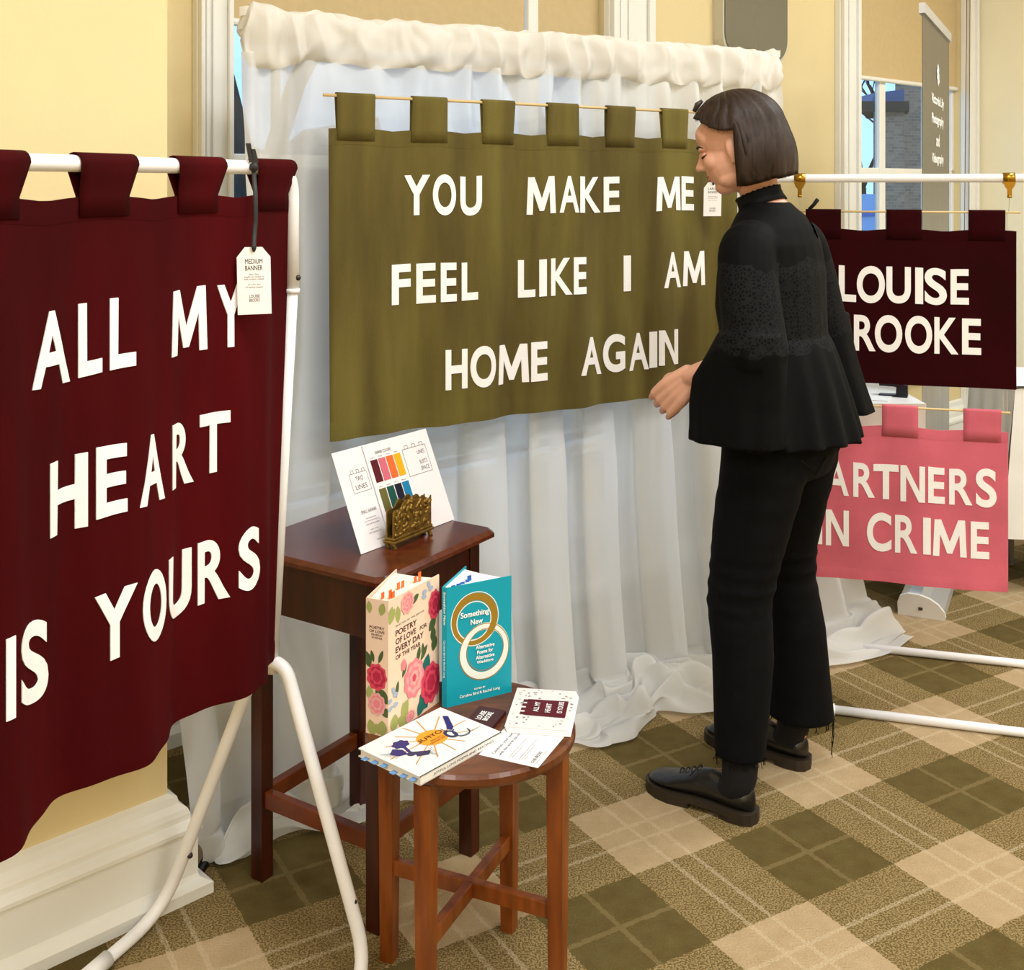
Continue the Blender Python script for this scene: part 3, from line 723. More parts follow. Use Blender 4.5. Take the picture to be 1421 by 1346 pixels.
MB().box(-rl + .01, rl - .01, -.009, .009, SZ - .06, SZ - .024, MS, .001).build('seat_rail', oakr, t)
MB().box(-.009, .009, -rl + .01, rl - .01, SZ - .059, SZ - .024, MS, .001).build('seat_rail', oakr, t)
for x, y in ((rl, 0), (-rl, 0), (0, rl), (0, -rl)):
    l = MB()
    x, y = x * .965, y * .965
    for z, h in ((0, .0125), (SZ - .05, .0155), (SZ - .024, .0155)):
        l.v += [MS @ Vector((x + a * h, y + b_ * h, z)) for a, b_ in ((-1, -1), (1, -1), (1, 1), (-1, 1))]
    l.f = [(3, 2, 1, 0), (8, 9, 10, 11)] + [(k * 4 + i, k * 4 + (i + 1) % 4, k * 4 + 4 + (i + 1) % 4, k * 4 + 4 + i) for k in (0, 1) for i in range(4)]
    l.build('leg', oakr, t)
MB().box(-rl + .015, rl - .015, -.0085, .0085, .163, .191, MS, .0015).build('stretcher', oakr, t)
MB().box(-.0085, .0085, -rl + .015, rl - .015, .1625, .1905, MS, .0015).build('stretcher', oakr, t)

# ------------------------------------------------------------------ books
paper = M('page_paper', (240, 230, 212), .85, var=.04, scale=60, stretch=(1, 1, 8))
ink = M('black_ink', (40, 30, 28), .7)
grey_ink = M('grey_ink', (92, 88, 86), .7)
white_ink = M('white_ink', (245, 244, 240), .6)
def vec2(a): return Vector((a[0], a[1], 0))
def upright_book(name, label, S0, S1, CF, CBk, z0, hgt, cover, page):
    """S0/S1: the two spine corners, CF/CBk: fore edges of front and back cover (plan)"""
    S0, S1, CF, CBk = map(vec2, (S0, S1, CF, CBk)); up = Vector((0, 0, 1))
    t = thing(name, label, 'book', (S0 + S1) / 2 + up * z0)
    c = (S0 + S1 + CF + CBk) / 4
    def board(a, b_, nm):
        d = (b_ - a).normalized(); nn = Vector((d.y, -d.x, 0))
        if nn.dot((a + b_) / 2 - c) < 0: nn = -nn
        L = (b_ - a).length
        MB().plate([(0, 0), (L, 0), (L, hgt), (0, hgt)], a + up * z0 - nn * .0022, d, up, nn, .0022).build(nm, cover, t)
        return a + up * z0, d, nn, L
    fr = board(S1, CF, 'front_cover'); board(S0, CBk, 'back_cover'); spn = board(S0, S1, 'spine')
    i = .004; k = .955
    pts = [S0.lerp(S1, .1), S1.lerp(S0, .1), S1.lerp(CF, k), S0.lerp(CBk, k)]
    pts = [p + (c - p).normalized() * .003 for p in pts]
    m1 = pts[2].lerp(pts[3], .33) + (c - pts[2]).normalized() * .004; m2 = pts[2].lerp(pts[3], .66) + (c - pts[3]).normalized() * .004
    poly = [pts[0], pts[1], pts[2], m1, m2, pts[3]]
    pg = MB(); n = len(poly)
    pg.rings([[p + up * (z0 + .002) for p in poly], [p + up * (z0 + hgt - .004) for p in poly]]).build('page_block', page, t)
    return t, fr, spn, poly
cream_cov = M('cream_cloth_cover', (238, 208, 184), .6)
SB = (-.2627, 2.05)
t, fr, spn, poly = upright_book('floral_book', 'thick cream floral poetry book standing upright on the stool', (-.2600, 2.053), (-.2184, 2.034), (-.1374, 2.175), (-.222, 2.205), SZ, .2405, cream_cov, paper)
O, U, Nn, L = fr; up = Vector((0, 0, 1)); U_, V_ = U, up
rose_d, rose_m, rose_l = M('deep_rose_print', (176, 34, 66), .6), M('rose_print', (214, 66, 92), .6), M('pale_pink_print', (226, 130, 140), .6)
rose_p, leaf_l, leaf_d, leaf_t, blue_p = M('blush_print', (226, 164, 160), .6), M('light_leaf_print', (160, 166, 96), .6), M('dark_leaf_print', (72, 92, 50), .6), M('teal_leaf_print', (22, 104, 98), .6), M('grey_blue_print', (158, 176, 200), .6)
def rose(p, x, y, r, cols, ry=1.15):
    p.disc(x, y, r, r * ry, cols[0], 'printed_flower', 9, .3, 36, .07)
    p.disc(x + r * .04, y + r * .02, r * .78, r * ry * .78, cols[1], 'printed_flower', 8, 1.2, 32, .09)
    p.disc(x - r * .03, y + r * .05, r * .58, r * ry * .58, cols[0], 'printed_flower', 7, .4, 28, .10)
    p.disc(x, y + r * .03, r * .40, r * ry * .40, cols[1], 'printed_flower', 6, 2, 24, .12)
    p.disc(x, y + r * .03, r * .2, r * ry * .2, cols[2], 'printed_flower', 5, 0, 20, .12)
p = Print(t, O, U, up, Nn, (L, .2405))
H_ = .2405
for a, b_, ln, wd, an, m_ in ((.02, .222, .03, .008, -2.2, leaf_l), (.028, .224, .032, .008, -1.5, leaf_l), (.012, .228, .03, .009, -1.9, leaf_l), (.075, .215, .022, .006, .5, leaf_d), (.07, .22, .016, .005, -.4, leaf_d),
                          (.142, .15, .03, .009, -1.6, leaf_d), (.15, .13, .028, .010, -1.9, leaf_d), (.15, .165, .03, .01, -2.4, leaf_d),
                          (.09, .10, .03, .006, 1.3, leaf_d), (.1, .1, .032, .006, .8, leaf_d), (.108, .105, .026, .005, 1.6, leaf_d), (.03, .09, .03, .005, -1.8, leaf_d), (.042, .09, .026, .005, 1.0, leaf_d),
                          (.108, .058, .05, .014, 1.2, leaf_t), (.098, .038, .04, .014, -.9, leaf_t), (.112, .030, .035, .012, -2.2, leaf_t), (.142, .06, .02, .006, 1.2, leaf_d),
                          (.02, .034, .03, .012, -1.7, leaf_l), (.045, .045, .036, .011, -1.3, leaf_l), (.06, .045, .03, .010, -2.2, leaf_l), (.03, .022, .03, .010, -.6, leaf_l), (.07, .018, .03, .010, -2.5, leaf_l)):
    p.leaf(a, b_, ln, wd, an, m_, 'printed_leaf')
for a, b_ in ((.02, .07), (.012, .062), (.03, .068), (.014, .05), (.03, .05), (.122, .222), (.132, .226), (.142, .224), (.148, .214), (.12, .212)):
    p.leaf(a, b_, .017, .0045, 2.0 + (a * 97 % 1.8), blue_p, 'printed_petal')
rose(p, .058, .220, .020, (rose_p, rose_l, rose_p), .95)
rose(p, .146, .190, .020, (rose_m, rose_d, rose_d), 1.35)
rose(p, .079, .076, .031, (rose_l, rose_p, rose_m), 1.1)
rose(p, .133, .048, .032, (rose_m, rose_d, rose_d), 1.15)
rose(p, .066, .012, .014, (rose_p, rose_l, rose_l), .75)
p.disc(.046, .112, .0075, .010, rose_l, 'printed_flower', 5, 0, 20, .08)
p.done()
brown_ink = M('brown_ink', (64, 26, 24), .6)
for s_, y, h_, w_ in (('POETRY', .1705, .0108, .066), ('OF LOVE', .1555, .0108, .064), ('FOR', .1565, .0075, .023), ('EVERY DAY', .1405, .0108, .088), ('OF THE YEAR', .1285, .0078, .078)):
    print_text(t, 'title_lettering', s_, O, U, up, Nn, .022 if s_ != 'FOR' else .098, y, h_, brown_ink, w_, .02)
print_text(t, 'editor_lettering', 'SELECTED BY THE EDITOR', O, U, up, Nn, .022, .1875, .0028, grey_ink, .09)
O2, U2_, N2, L2 = spn
p = Print(t, O2, U2_, up, N2, (L2, .2405))
for a, b_, ln, wd, an, m_ in ((.006, .236, .022, .006, -1.5, leaf_l), (.036, .236, .024, .007, -1.8, leaf_l), (.016, .128, .022, .004, 1.8, leaf_d), (.026, .128, .026, .004, 1.2, leaf_d), (.008, .118, .03, .009, 1.9, leaf_d), (.02, .082, .034, .012, -.75, leaf_d),
                          (.006, .085, .028, .008, -1.4, leaf_l), (.03, .05, .024, .008, -.6, leaf_d), (.008, .026, .03, .009, -1.3, leaf_l), (.034, .028, .028, .010, -1.6, leaf_l), (.02, .02, .02, .008, -1.0, leaf_l)):
    p.leaf(a, b_, ln, wd, an, m_, 'printed_leaf')
rose(p, .0225, .103, .0205, (rose_m, rose_d, rose_d), 1.15); rose(p, .0225, .055, .018, (rose_p, rose_l, rose_l), 1.1)
p.done()
for s_, y, h_ in (('POETRY', .188, .0048), ('OF LOVE', .181, .0048), ('FOR EVERY DAY', .1755, .0036), ('OF THE YEAR', .1705, .0034)):
    print_text(t, 'spine_lettering', s_, O2, U2_, up, N2, L2 / 2, y, h_, brown_ink, min(L2 * .8, h_ * 6.5), .02, 'C')
org = M('orange_note', (236, 106, 44), .6)
ztop = SZ + H_
for a, b_, hh, r_ in ((.06, .45, .012, .3), (.10, .15, .016, .2), (.14, .10, .012, .2), (.42, .40, .013, .15), (.50, .36, .013, .2), (.72, .25, .012, .2), (.78, .2, .018, .2)):
    q = poly[1].lerp(poly[2], a) * (1 - b_) + poly[0].lerp(poly[5], a) * b_
    MB().plate([(0, -.012), (.009, -.012), (.009, hh), (0, hh)], q + up * (ztop - .004), U, up, Nn, .0006).build('page_marker', org, t)

turq = M('turquoise_cover', (0, 150, 172), .45); gold = M('gold_print', (150, 116, 34), .4); silver = M('silver_print', (226, 230, 224), .4)
t, fr, spn, poly = upright_book('turquoise_book', 'turquoise book with two linked rings standing upright on the stool', (-.131, 2.155), (-.1215, 2.150), (-.001, 2.218), (-.092, 2.275), SZ, .2235, turq, M('white_pages', (244, 244, 240), .85))
O, U, Nn, L = fr
p = Print(t, O, U, up, Nn)
def ring(p, x, y, r0, r1, mat, nm, a0=0.0, a1=2 * math.pi, n=40):
    s = [a0 + (a1 - a0) * i / n for i in range(n + 1)]; p.k += 1; h = p.N * (.0003 + .00002 * p.k)
    v = [p.O + p.U * (x + r * math.cos(a)) + p.V * (y + r * math.sin(a)) + h for a in s for r in (r0, r1)]
    MB().add(v, [(2 * i, 2 * i + 1, 2 * i + 3, 2 * i + 2) for i in range(n)]).build(nm, mat, p.p)
gx, gy, wx, wy = .058, .154, .080, .0915
ring(p, gx, gy, .0365, .050, gold, 'gold_ring'); ring(p, gx - .001, gy - .002, .0352, .0372, silver, 'ring_highlight'); ring(p, gx + .001, gy + .0015, .0495, .0512, silver, 'ring_highlight')
ring(p, wx, wy, .040, .053, silver, 'silver_ring'); ring(p, wx - .001, wy - .0015, .052, .0537, gold, 'ring_edge'); ring(p, wx + .001, wy + .002, .0387, .0401, gold, 'ring_edge')
ring(p, gx, gy, .0365, .050, gold, 'gold_ring', -.75, .05); p.done()
for s_, x, y, h_, w_ in (('Something', gx, .158, .0140, .060), ('New', gx + .004, .1455, .0105, .026)):
    print_text(t, 'title_lettering', s_, O, U, up, Nn, x, y, h_, white_ink, w_, .022, 'C', lift=.004 * .5)
for i, s_ in enumerate(('Alternative', 'Poems for', 'Alternative', 'Weddings')):
    print_text(t, 'subtitle_lettering', s_, O, U, up, Nn, wx, .0975 - i * .0098, .0072, white_ink, (.04, .034, .04, .036)[i], .02, 'C', lift=.002)
print_text(t, 'editor_lettering', 'EDITED BY', O, U, up, Nn, L / 2, .0215, .0030, white_ink, .024, .02, 'C', lift=.001)
print_text(t, 'editor_lettering', 'Caroline Bird & Rachel Long', O, U, up, Nn, L / 2, .0105, .0070, white_ink, .086, .015, 'C', lift=.001)
O2, U2_, N2, L2 = spn
print_text(t, 'spine_lettering', 'Something New', O2 + U2_ * .0025, -up, U2_, N2, -.215, 0, .006, white_ink, .062, .02, lift=.0008)
print_text(t, 'spine_lettering', 'Caroline Bird & Rachel Long', O2 + U2_ * .003, -up, U2_, N2, -.125, 0, .0045, white_ink, .07, .01, lift=.0008)
bln = M('blue_note', (30, 92, 170), .6)
for a, b_, hh in ((.1, .3, .004), (.22, .36, .004), (.32, .4, .004), (.44, .42, .005), (.52, .48, .010)):
    q = poly[1].lerp(poly[2], a) * (1 - b_) + poly[0].lerp(poly[5], a) * b_
    MB().plate([(0, -.012), (.009, -.012), (.009, hh), (0, hh)], q + up * (SZ + .2235 - .0035), U, up, Nn, .0006).build('page_marker', bln, t)

# flat square book
B_L, B_B, B_R, B_F = Vector((-.262, 1.967, 0)), Vector((-.131, 2.1215, 0)), Vector((-.032, 2.02, 0)), Vector((-.156, 1.862, 0))
lx = B_B - B_L; ly = B_F - B_L
Ux = lx.normalized(); Uy = (ly - Ux * ly.dot(Ux)).normalized(); wL, wS = (lx.length + (B_R - B_F).length) / 2, ly.dot(Uy)
FB = B_L + up * SZ
t = thing('flat_book', 'white square book with an orange sun lying flat on the stool', 'book', B_L.lerp(B_R, .5) + up * SZ)
wcov = M('white_gloss_cover', (232, 229, 222), .4)
def slab(x0, x1, y0, y1, z0, z1, nm, mat, par, b_=0.0):
    q = MB()
    MF = frame_mat(FB, Ux, Uy)
    # Ux x Uy points down here, so heights are flipped
    q.box(x0, x1, y0, y1, -z1, -z0, MF, b_); return q.build(nm, mat, par)
slab(0, wL, 0, wS, .0, .0018, 'back_cover', wcov, t); slab(.003, wL - .003, .003, wS - .002, .0018, .0125, 'page_block', paper, t)
slab(0, wL, 0, wS, .0125, .0145, 'front_cover', wcov, t); slab(0, wL, wS - .0022, wS, .0, .0145, 'spine', wcov, t)
lt_blue = M('light_blue_note', (110, 156, 206), .6)
for i in range(6):
    slab(-.008, .012, .014 + i * .023, .025 + i * .023, .0028 + (i % 3) * .002, .0034 + (i % 3) * .002, 'page_marker', lt_blue, t)
PO = FB + up * .0145
p = Print(t, PO, Ux, Uy, up)
tan_l = M('ochre_line', (206, 146, 84), .6); navy = M('navy_print', (44, 36, 104), .5); sun = M('orange_print', (240, 156, 40), .5); navy2 = M('slate_navy_print', (48, 50, 84), .5)
sx, sy = .108, .070
for a, r in ((0, .085), (28, .075), (62, .06), (95, .062), (128, .07), (152, .095), (180, .1), (206, .085), (232, .065), (262, .066), (292, .07), (325, .08)):
    c_, s_ = math.cos(math.radians(a)), math.sin(math.radians(a))
    r = min(r, (wL - .004 - sx) / c_ if c_ > .01 else 9, (sx - .004) / -c_ if c_ < -.01 else 9, (wS - .008 - sy) / s_ if s_ > .01 else 9, (sy - .004) / -s_ if s_ < -.01 else 9)
    p.line(sx + c_ * .02, sy + s_ * .02, sx + c_ * r, sy + s_ * r, .0024, tan_l, 'sun_ray')
p.disc(sx, sy, .030, .026, sun, 'sun_disc')
p.disc(.055, .046, .016, .013, navy, 'thistle_head', 7, 0, 36, .1); p.line(.055, .05, .046, .078, .006, navy, 'thistle_stem')
p.poly([(.018, .058), (.034, .048), (.044, .062), (.040, .08), (.024, .074)], navy, 'bow'); p.poly([(.052, .082), (.074, .1), (.062, .108), (.044, .098)], navy2, 'bow'); p.disc(.044, .084, .008, .007, navy2, 'bow_knot')
for i in range(7): p.line(.022, .056 + i * .003, .006 + i * .0012, .044 + i * .0055, .0007, navy2, 'tassel', True)
for i in range(6): p.line(.066, .098 + i * .0016, .084 - i * .003, .094 + i * .006, .0007, navy2, 'tassel', True)
p.poly([(.178, .028), (.184, .036), (.160, .072), (.150, .078), (.147, .068), (.156, .058)], navy, 'scissor_blade')
p.disc(.138, .086, .011, .015, navy2, 'scissor_handle'); p.disc(.138, .086, .005, .008, wcov, 'scissor_eye')
ring(p, .156, .094, .014, .0165, navy2, 'scissor_loop', 0, 4.6, 24); p.done()
print_text(t, 'title_lettering', 'JOYFUL', PO, -Ux, -Uy, up, -(sx + .034), -(sy + .004), .0135, brown_ink, .066, .0, lift=.0016)
print_text(t, 'title_lettering', 'LOVE POEMS\nAND READINGS', PO, -Ux, -Uy, up, -(sx + .016), -(sy + .018), .011, brown_ink, .036, .0, lift=.0016)
print_text(t, 'author_lettering', 'CHOSEN WITH LOVE', PO, -Ux, -Uy, up, -.192, -.108, .004, grey_ink, .05, .0, lift=.0008)
SO = FB + Uy * wS
print_text(t, 'spine_lettering', 'JOYFUL LOVE POEMS AND READINGS', SO, Ux, up, Uy, .03, .004, .0055, ink, .15, .0, lift=.0004)

# cards on the stool
def flat_card(name, label, cat, P, Ud, Vd, w, h, z, th, mat, edge=None):
    Ud = Ud.normalized(); Vd = (Vd - Ud * Vd.dot(Ud)).normalized()
    t = thing(name, label, cat, P + (Ud * w + Vd * h) / 2 + up * z)
    MB().plate([(0, 0), (w, 0), (w, h), (0, h)], P + up * z, Ud, Vd, up, th).build('card', mat, t)
    return t, P + up * (z + th), Ud, Vd
maroon = M('maroon_card', (62, 22, 26), .5)
P1 = Vector((-.037, 2.054, 0)); P2 = Vector((-.011, 2.122, 0))
t, O, Ud, Vd = flat_card('business_card_stack', 'small stack of dark maroon cards reading LOUISE BROOKE', 'cards', P1, P2 - P1, Vector((-.05, .019, 0)), .073, .053, SZ, .008, maroon)
for i, s_ in enumerate(('LOUISE', 'BROOKE')):
    print_text(t, 'name_lettering', s_, O, Ud, Vd, up, .022, .030 - i * .013, .0105, white_ink, .034, .02)
P1 = Vector((-.0567, 1.973, 0))
t, O, Ud, Vd = flat_card('note_card', 'plain white printed card lying at the front of the stool', 'card', P1, Vector((.1001, -.045, 0)), Vector((.0412, .122, 0)), .1097, .146, SZ, .0006, M('white_card', (234, 233, 231), .5))
# printed lines run along the long side
for s_, x, h_, w_ in (('Celebrate your story', .026, .0085, .085), ('with the words you love', .038, .0085, .092)):
    print_text(t, 'heading_lettering', s_, O, Vd, -Ud, up, .012, -x, h_, grey_ink, w_, 0)
for i, (x, a, b_) in enumerate(((.053, .012, .085), (.058, .012, .06), (.071, .012, .09), (.076, .012, .07), (.08, .012, .03))):
    print_text(t, 'small_lettering', 'handmade velvet banners to hang at home', O, Vd, -Ud, up, a, -x, .0028, grey_ink, b_ - a, 0)
print_text(t, 'name_lettering', 'LOUISE BROOKE', O, Vd, -Ud, up, .010, -.097, .0065, ink, .042, 0)
print_text(t, 'small_lettering', 'made by hand in small batches', O, Vd, -Ud, up, .010, -.1025, .0024, grey_ink, .05, 0)
P_BL, P_BR, P_TL = Vector((-.0135, 2.062, 0)), Vector((.0995, 2.045, 0)), Vector((.006, 2.224, 0))
Ud = (P_BR - P_BL).normalized(); Vd = Vector((-Ud.y, Ud.x, 0)); cw, chh = .114, .160
t = thing('greeting_card_stack', 'fanned stack of patterned cards printed with a small burgundy banner', 'cards', P_BL + (Ud * cw + Vd * chh) / 2 + up * (SZ + .001))
wc = MATS['white_card']; pc = M('patterned_card', (226, 218, 213), .5)
for i in range(4):
    o_ = P_BL + Ud * (.002 * (3 - i)) - Vd * (.0035 * (3 - i)) + up * (SZ + .0012 + i * .0016)
    MB().plate([(0, 0), (cw, 0), (cw, chh), (0, chh)], o_, Ud, Vd, up, .0012).build('card', pc if i == 3 else wc, t)
O = P_BL + up * (SZ + .0012 + 3 * .0016 + .0012)
p = Print(t, O, Ud, Vd, up)
rnd = random.Random(4)
dots = [M('dark_confetti', (50, 46, 50), .6), M('grey_confetti', (150, 140, 136), .6), M('pale_green_confetti', (176, 178, 150), .6)]
for _ in range(90):
    a, b_ = rnd.uniform(.005, cw - .005), rnd.uniform(.005, chh - .005)
    if .018 < a < .106 and .042 < b_ < .118: continue
    p.leaf(a, b_, rnd.uniform(.003, .007), .0012, rnd.uniform(-.4, .4), rnd.choice(dots), 'printed_mark', True)
p.poly([(.028, .048), (.104, .046), (.104, .113), (.028, .112)], M('burgundy_print', (84, 8, 26), .6), 'printed_banner')
for y in (.050, .067, .084, .101): p.poly([(.02, y), (.029, y), (.029, y + .009), (.02, y + .009)], MATS['burgundy_print'], 'printed_banner')
p.done()
for i, s_ in enumerate(('ALL MY', 'HEART', 'IS YOURS')):
    print_text(t, 'banner_lettering', s_, O, Vd, -Ud, up, .058, -(.053 + i * .022), .010, white_ink, (.04, .036, .046)[i], .01, lift=.0035)

# ------------------------------------------------------------------ leaflet, swatch card and letter rack on the table
nh = Vector((ea.y, -ea.x, 0)); wd = Vector((.585, .811, 0)).normalized(); nh = Vector((wd.y, -wd.x, 0))
th_ = math.radians(23.5); sv = -nh * math.sin(th_) + up * math.cos(th_); sn = nh * math.cos(th_) + up * math.sin(th_)
BL = Vector((-.306, 2.335, TZ + .0008))
leaf_m = M('leaflet_paper', (230, 225, 228), .6)
t = thing('price_leaflet', 'white landscape leaflet leaning behind the brass letter rack', 'leaflet', BL + wd * .15)
MB().plate([(0, 0), (.302, 0), (.302, .21), (0, .21)], BL, wd, sv, sn, .0006).build('sheet', leaf_m, t)
O = BL + sn * .0006
p = Print(t, O, wd, sv, sn)
def outline(p, x0, x1, y0, y1):
    for a in ((x0, y0, x1, y0), (x1, y0, x1, y1), (x0, y0, x0, y1), (x0, y1, x1, y1)): p.line(*a, .0009, grey_ink, 'outline', True)
    for k in range(3):
        a = x0 + (x1 - x0) * (.12 + .32 * k); b_ = a + (x1 - x0) * .14
        for q in ((a, y1, a, y1 + .007), (b_, y1, b_, y1 + .007), (a, y1 + .007, b_, y1 + .007)): p.line(*q, .0009, grey_ink, 'outline', True)
outline(p, .030, .082, .118, .158); outline(p, .205, .282, .118, .178); p.done()
for s_, x, y, h_, w_ in (('TWO', .056, .141, .010, .022), ('LINES', .056, .124, .010, .034), ('LINES', .262, .160, .009, .024), ('SUITS', .262, .138, .009, .026), ('SPACE', .262, .124, .009, .028),
                         ('SMALL BANNER', .056, .074, .007, .046), ('from one line to two', .056, .062, .003, .03), ('up to twelve letters per line', .056, .056, .003, .044), ('made in soft cotton velvet', .056, .050, .003, .04), ('ready to hang', .056, .038, .003, .024), ('with a wooden rod', .056, .032, .003, .036), ('made to order', .07, .016, .003, .03)):
    print_text(t, 'leaflet_lettering', s_, O, wd, sv, sn, x, y, h_, grey_ink, w_, 0.0, 'C')
SBL = BL + wd * .088 + sn * .003
t = thing('swatch_card', 'white velvet swatch card with eight colour samples in the letter rack', 'card', SBL + wd * .055)
MB().plate([(0, 0), (.112, 0), (.112, .209), (0, .209)], SBL, wd, sv, sn, .0008).build('card', M('swatch_card_paper', (234, 229, 231), .6), t)
O = SBL + sn * .0008
print_text(t, 'card_lettering', 'BANNER COLOURS', O, wd, sv, sn, .056, .184, .007, grey_ink, .05, .005, 'C')
sw = [('burgundy', (82, 4, 18)), ('pink', (200, 98, 116)), ('orange', (222, 100, 40)), ('yellow', (232, 164, 8)), ('olive', (98, 92, 40)), ('dark_green', (8, 72, 62)), ('navy', (8, 10, 34)), ('blue', (6, 120, 164))]
for i, (nm, c) in enumerate(sw):
    x = .010 + (i % 4) * .0245; y = .126 if i < 4 else .064
    MB().plate([(0, 0), (.0205, 0), (.0205, .048), (0, .048)], O + wd * x + sv * y, wd, sv, sn, .0015).build('velvet_swatch', M('swatch_' + nm, c, .85, sheen=.2), t)
    print_text(t, 'card_lettering', nm.replace('_', ' ').title(), O, wd, sv, sn, x + .002, y + .051, .003, grey_ink, .014, 0)
rack_m = M('antique_brass', (132, 104, 48), .42, metal=.75, var=.25, scale=60, bump=.3, bscale=90)
RL = Vector((-.2328, 2.3576, 0)); RRt = Vector((-.163, 2.464, 0)); rd = (RRt - RL).normalized(); rn = Vector((rd.y, -rd.x, 0)); rwid = (RRt - RL).length
RO = RL + up * TZ - rn * .012
t = thing('letter_rack', 'ornate antique brass letter rack standing on the wooden table', 'letter rack', RO + rd * rwid / 2)
MRk = frame_mat(RO, rd, -rn)
MB().box(-.004, rwid + .004, -.006, .026, .012, .018, MRk, .002).build('base', rack_m, t)
MB().box(-.002, rwid + .002, -.003, .023, .018, .024, MRk, .002).build('base_step', rack_m, t)
for x in (.004, rwid - .004):
    for y in (.002, .020):
        MB().tube([MRk @ Vector((x, y - .004, 0)), MRk @ Vector((x, y, .007)), MRk @ Vector((x, y + .002, .013))], [.005, .004, .007], 8).build('foot', rack_m, t, True)
def crest(u): return .052 + .018 * math.sin(math.pi * min(1, max(0, (u - .1) / .8))) ** .8 + .004 * math.sin(u * 26) + .006 * max(0, (u - .7) / .3)
pts = [(0, 0)] + [(rwid, 0)] + [(rwid * (1 - i / 30), crest(1 - i / 30)) for i in range(31)]
for k, (off, nm) in enumerate(((0, 'front_plate'), (.017, 'back_plate'))):
    MB().plate(pts, MRk @ Vector((0, off + .003, .024)), rd, up, rn, .003).build(nm, rack_m, t)
rnd = random.Random(2); rel = MB()
for i in range(64):
    u = rnd.uniform(.05, .95); z = rnd.uniform(.04, .96) * crest(u)
    c = MRk @ Vector((u * rwid, .0, .024 + z)); a = rnd.uniform(0, 6.3)
    ax = (rd * math.cos(a) + up * math.sin(a), up * math.cos(a) - rd * math.sin(a), rn)
    rel.blob(c, (rnd.uniform(.005, .011), rnd.uniform(.003, .005), .004), ax, 10, 6)
rel.build('leaf_relief', rack_m, t, True)['kind'] = 'stuff'

# ------------------------------------------------------------------ hanging price tags
tag_m = M('white_tag_card', (244, 238, 234), .6); ribbon = M('black_ribbon', (34, 32, 30), .5)
def price_tag(label, C, du, w, h, lines, top, tilt=0.0, rib=True):
    """C: bottom left corner, du: width direction, top: point the ribbon hangs from"""
    nr = Vector((du.y, -du.x, 0)); vv = (up + du * tilt).normalized()
    t = thing('price_tag', label, 'price tag', C, 'price tags on black ribbons')
    ck = w * .3
    MB().plate([(0, 0), (w, 0), (w, h - ck), (w - ck * .8, h), (ck * .8, h), (0, h - ck)], C, du, vv, nr, .0008).build('card', tag_m, t)
    for s_, y, hh, ww in lines:
        print_text(t, 'tag_lettering', s_, C + nr * .0008, du, vv, nr, w / 2, y, hh, ink if hh > .004 else grey_ink, ww, 0.0, 'C')
    if rib:
        a = C + du * (w / 2) + vv * (h - .008) + nr * .001
        pts = [a + nr * .002, a + nr * .004 + vv * .012, a.lerp(top, .35) + nr * .003 + du * .003, a.lerp(top, .7) + nr * .005 + du * .002, top]
        def rb(i, v):
            k = min(len(pts) - 2, int(v * (len(pts) - 1))); f = v * (len(pts) - 1) - k
            q = pts[k].lerp(pts[k + 1], f); wv = .008 if v > .12 else .004 + .03 * v
            return q + du * ((i - .5) * wv) + nr * (.002 * math.sin(v * 12))
        solidify(MB().grid(rb, 2, 24).build('ribbon', ribbon, t, True), .0008, 0)
        MB().blob(top + nr * .002, (.008, .006, .009)).build('knot', ribbon, t, True)
        for s in (-1, 1):
            MB().grid(lambda i, v: top + nr * .003 + up * (.008 + .034 * v * (1 if s < 0 else .7)) + du * (s * .004 - .006 * v + (i - .5) * .009), 2, 4).build('ribbon_tail', ribbon, t, True)
    return t
nL = Vector((DL.y, -DL.x, 0))
duT = Vector((.93, .37, 0)).normalized()
nT = Vector((duT.y, -duT.x, 0))
cT = at_d(330, 437, 1.995)
price_tag('white tag reading MEDIUM BANNER hanging on the large burgundy banner', cT, duT, .058, .117, [('MEDIUM', .088, .0085, .030), ('BANNER', .0765, .0085, .030), ('80cm x 70cm', .068, .003, .016), ('made to order in', .064, .003, .034), ('soft cotton velvet', .060, .003, .034), ('up to four lines', .0505, .003, .022), ('of twelve letters', .046, .003, .03), ('LOUISE', .029, .0055, .018), ('BROOKE', .022, .0055, .018)], at_d(352, 232, 2.03), -.02)
nG = Vector((DG.y, -DG.x, 0))
cG = at_d(976, 300, 3.33)
price_tag('white tag hanging on the olive banner in front of the woman\'s face', cG, Vector((.98, .19, 0)), .054, .098, [('LARGE', .076, .007, .028), ('BANNER', .066, .007, .028), ('made to order in', .056, .003, .03), ('soft cotton velvet', .051, .003, .03), ('up to six lines', .044, .003, .024), ('LOUISE', .02, .005, .018), ('BROOKE', .013, .005, .018)], PG + DG * uG(990) + up * 1.665 + nG * .012, .02)

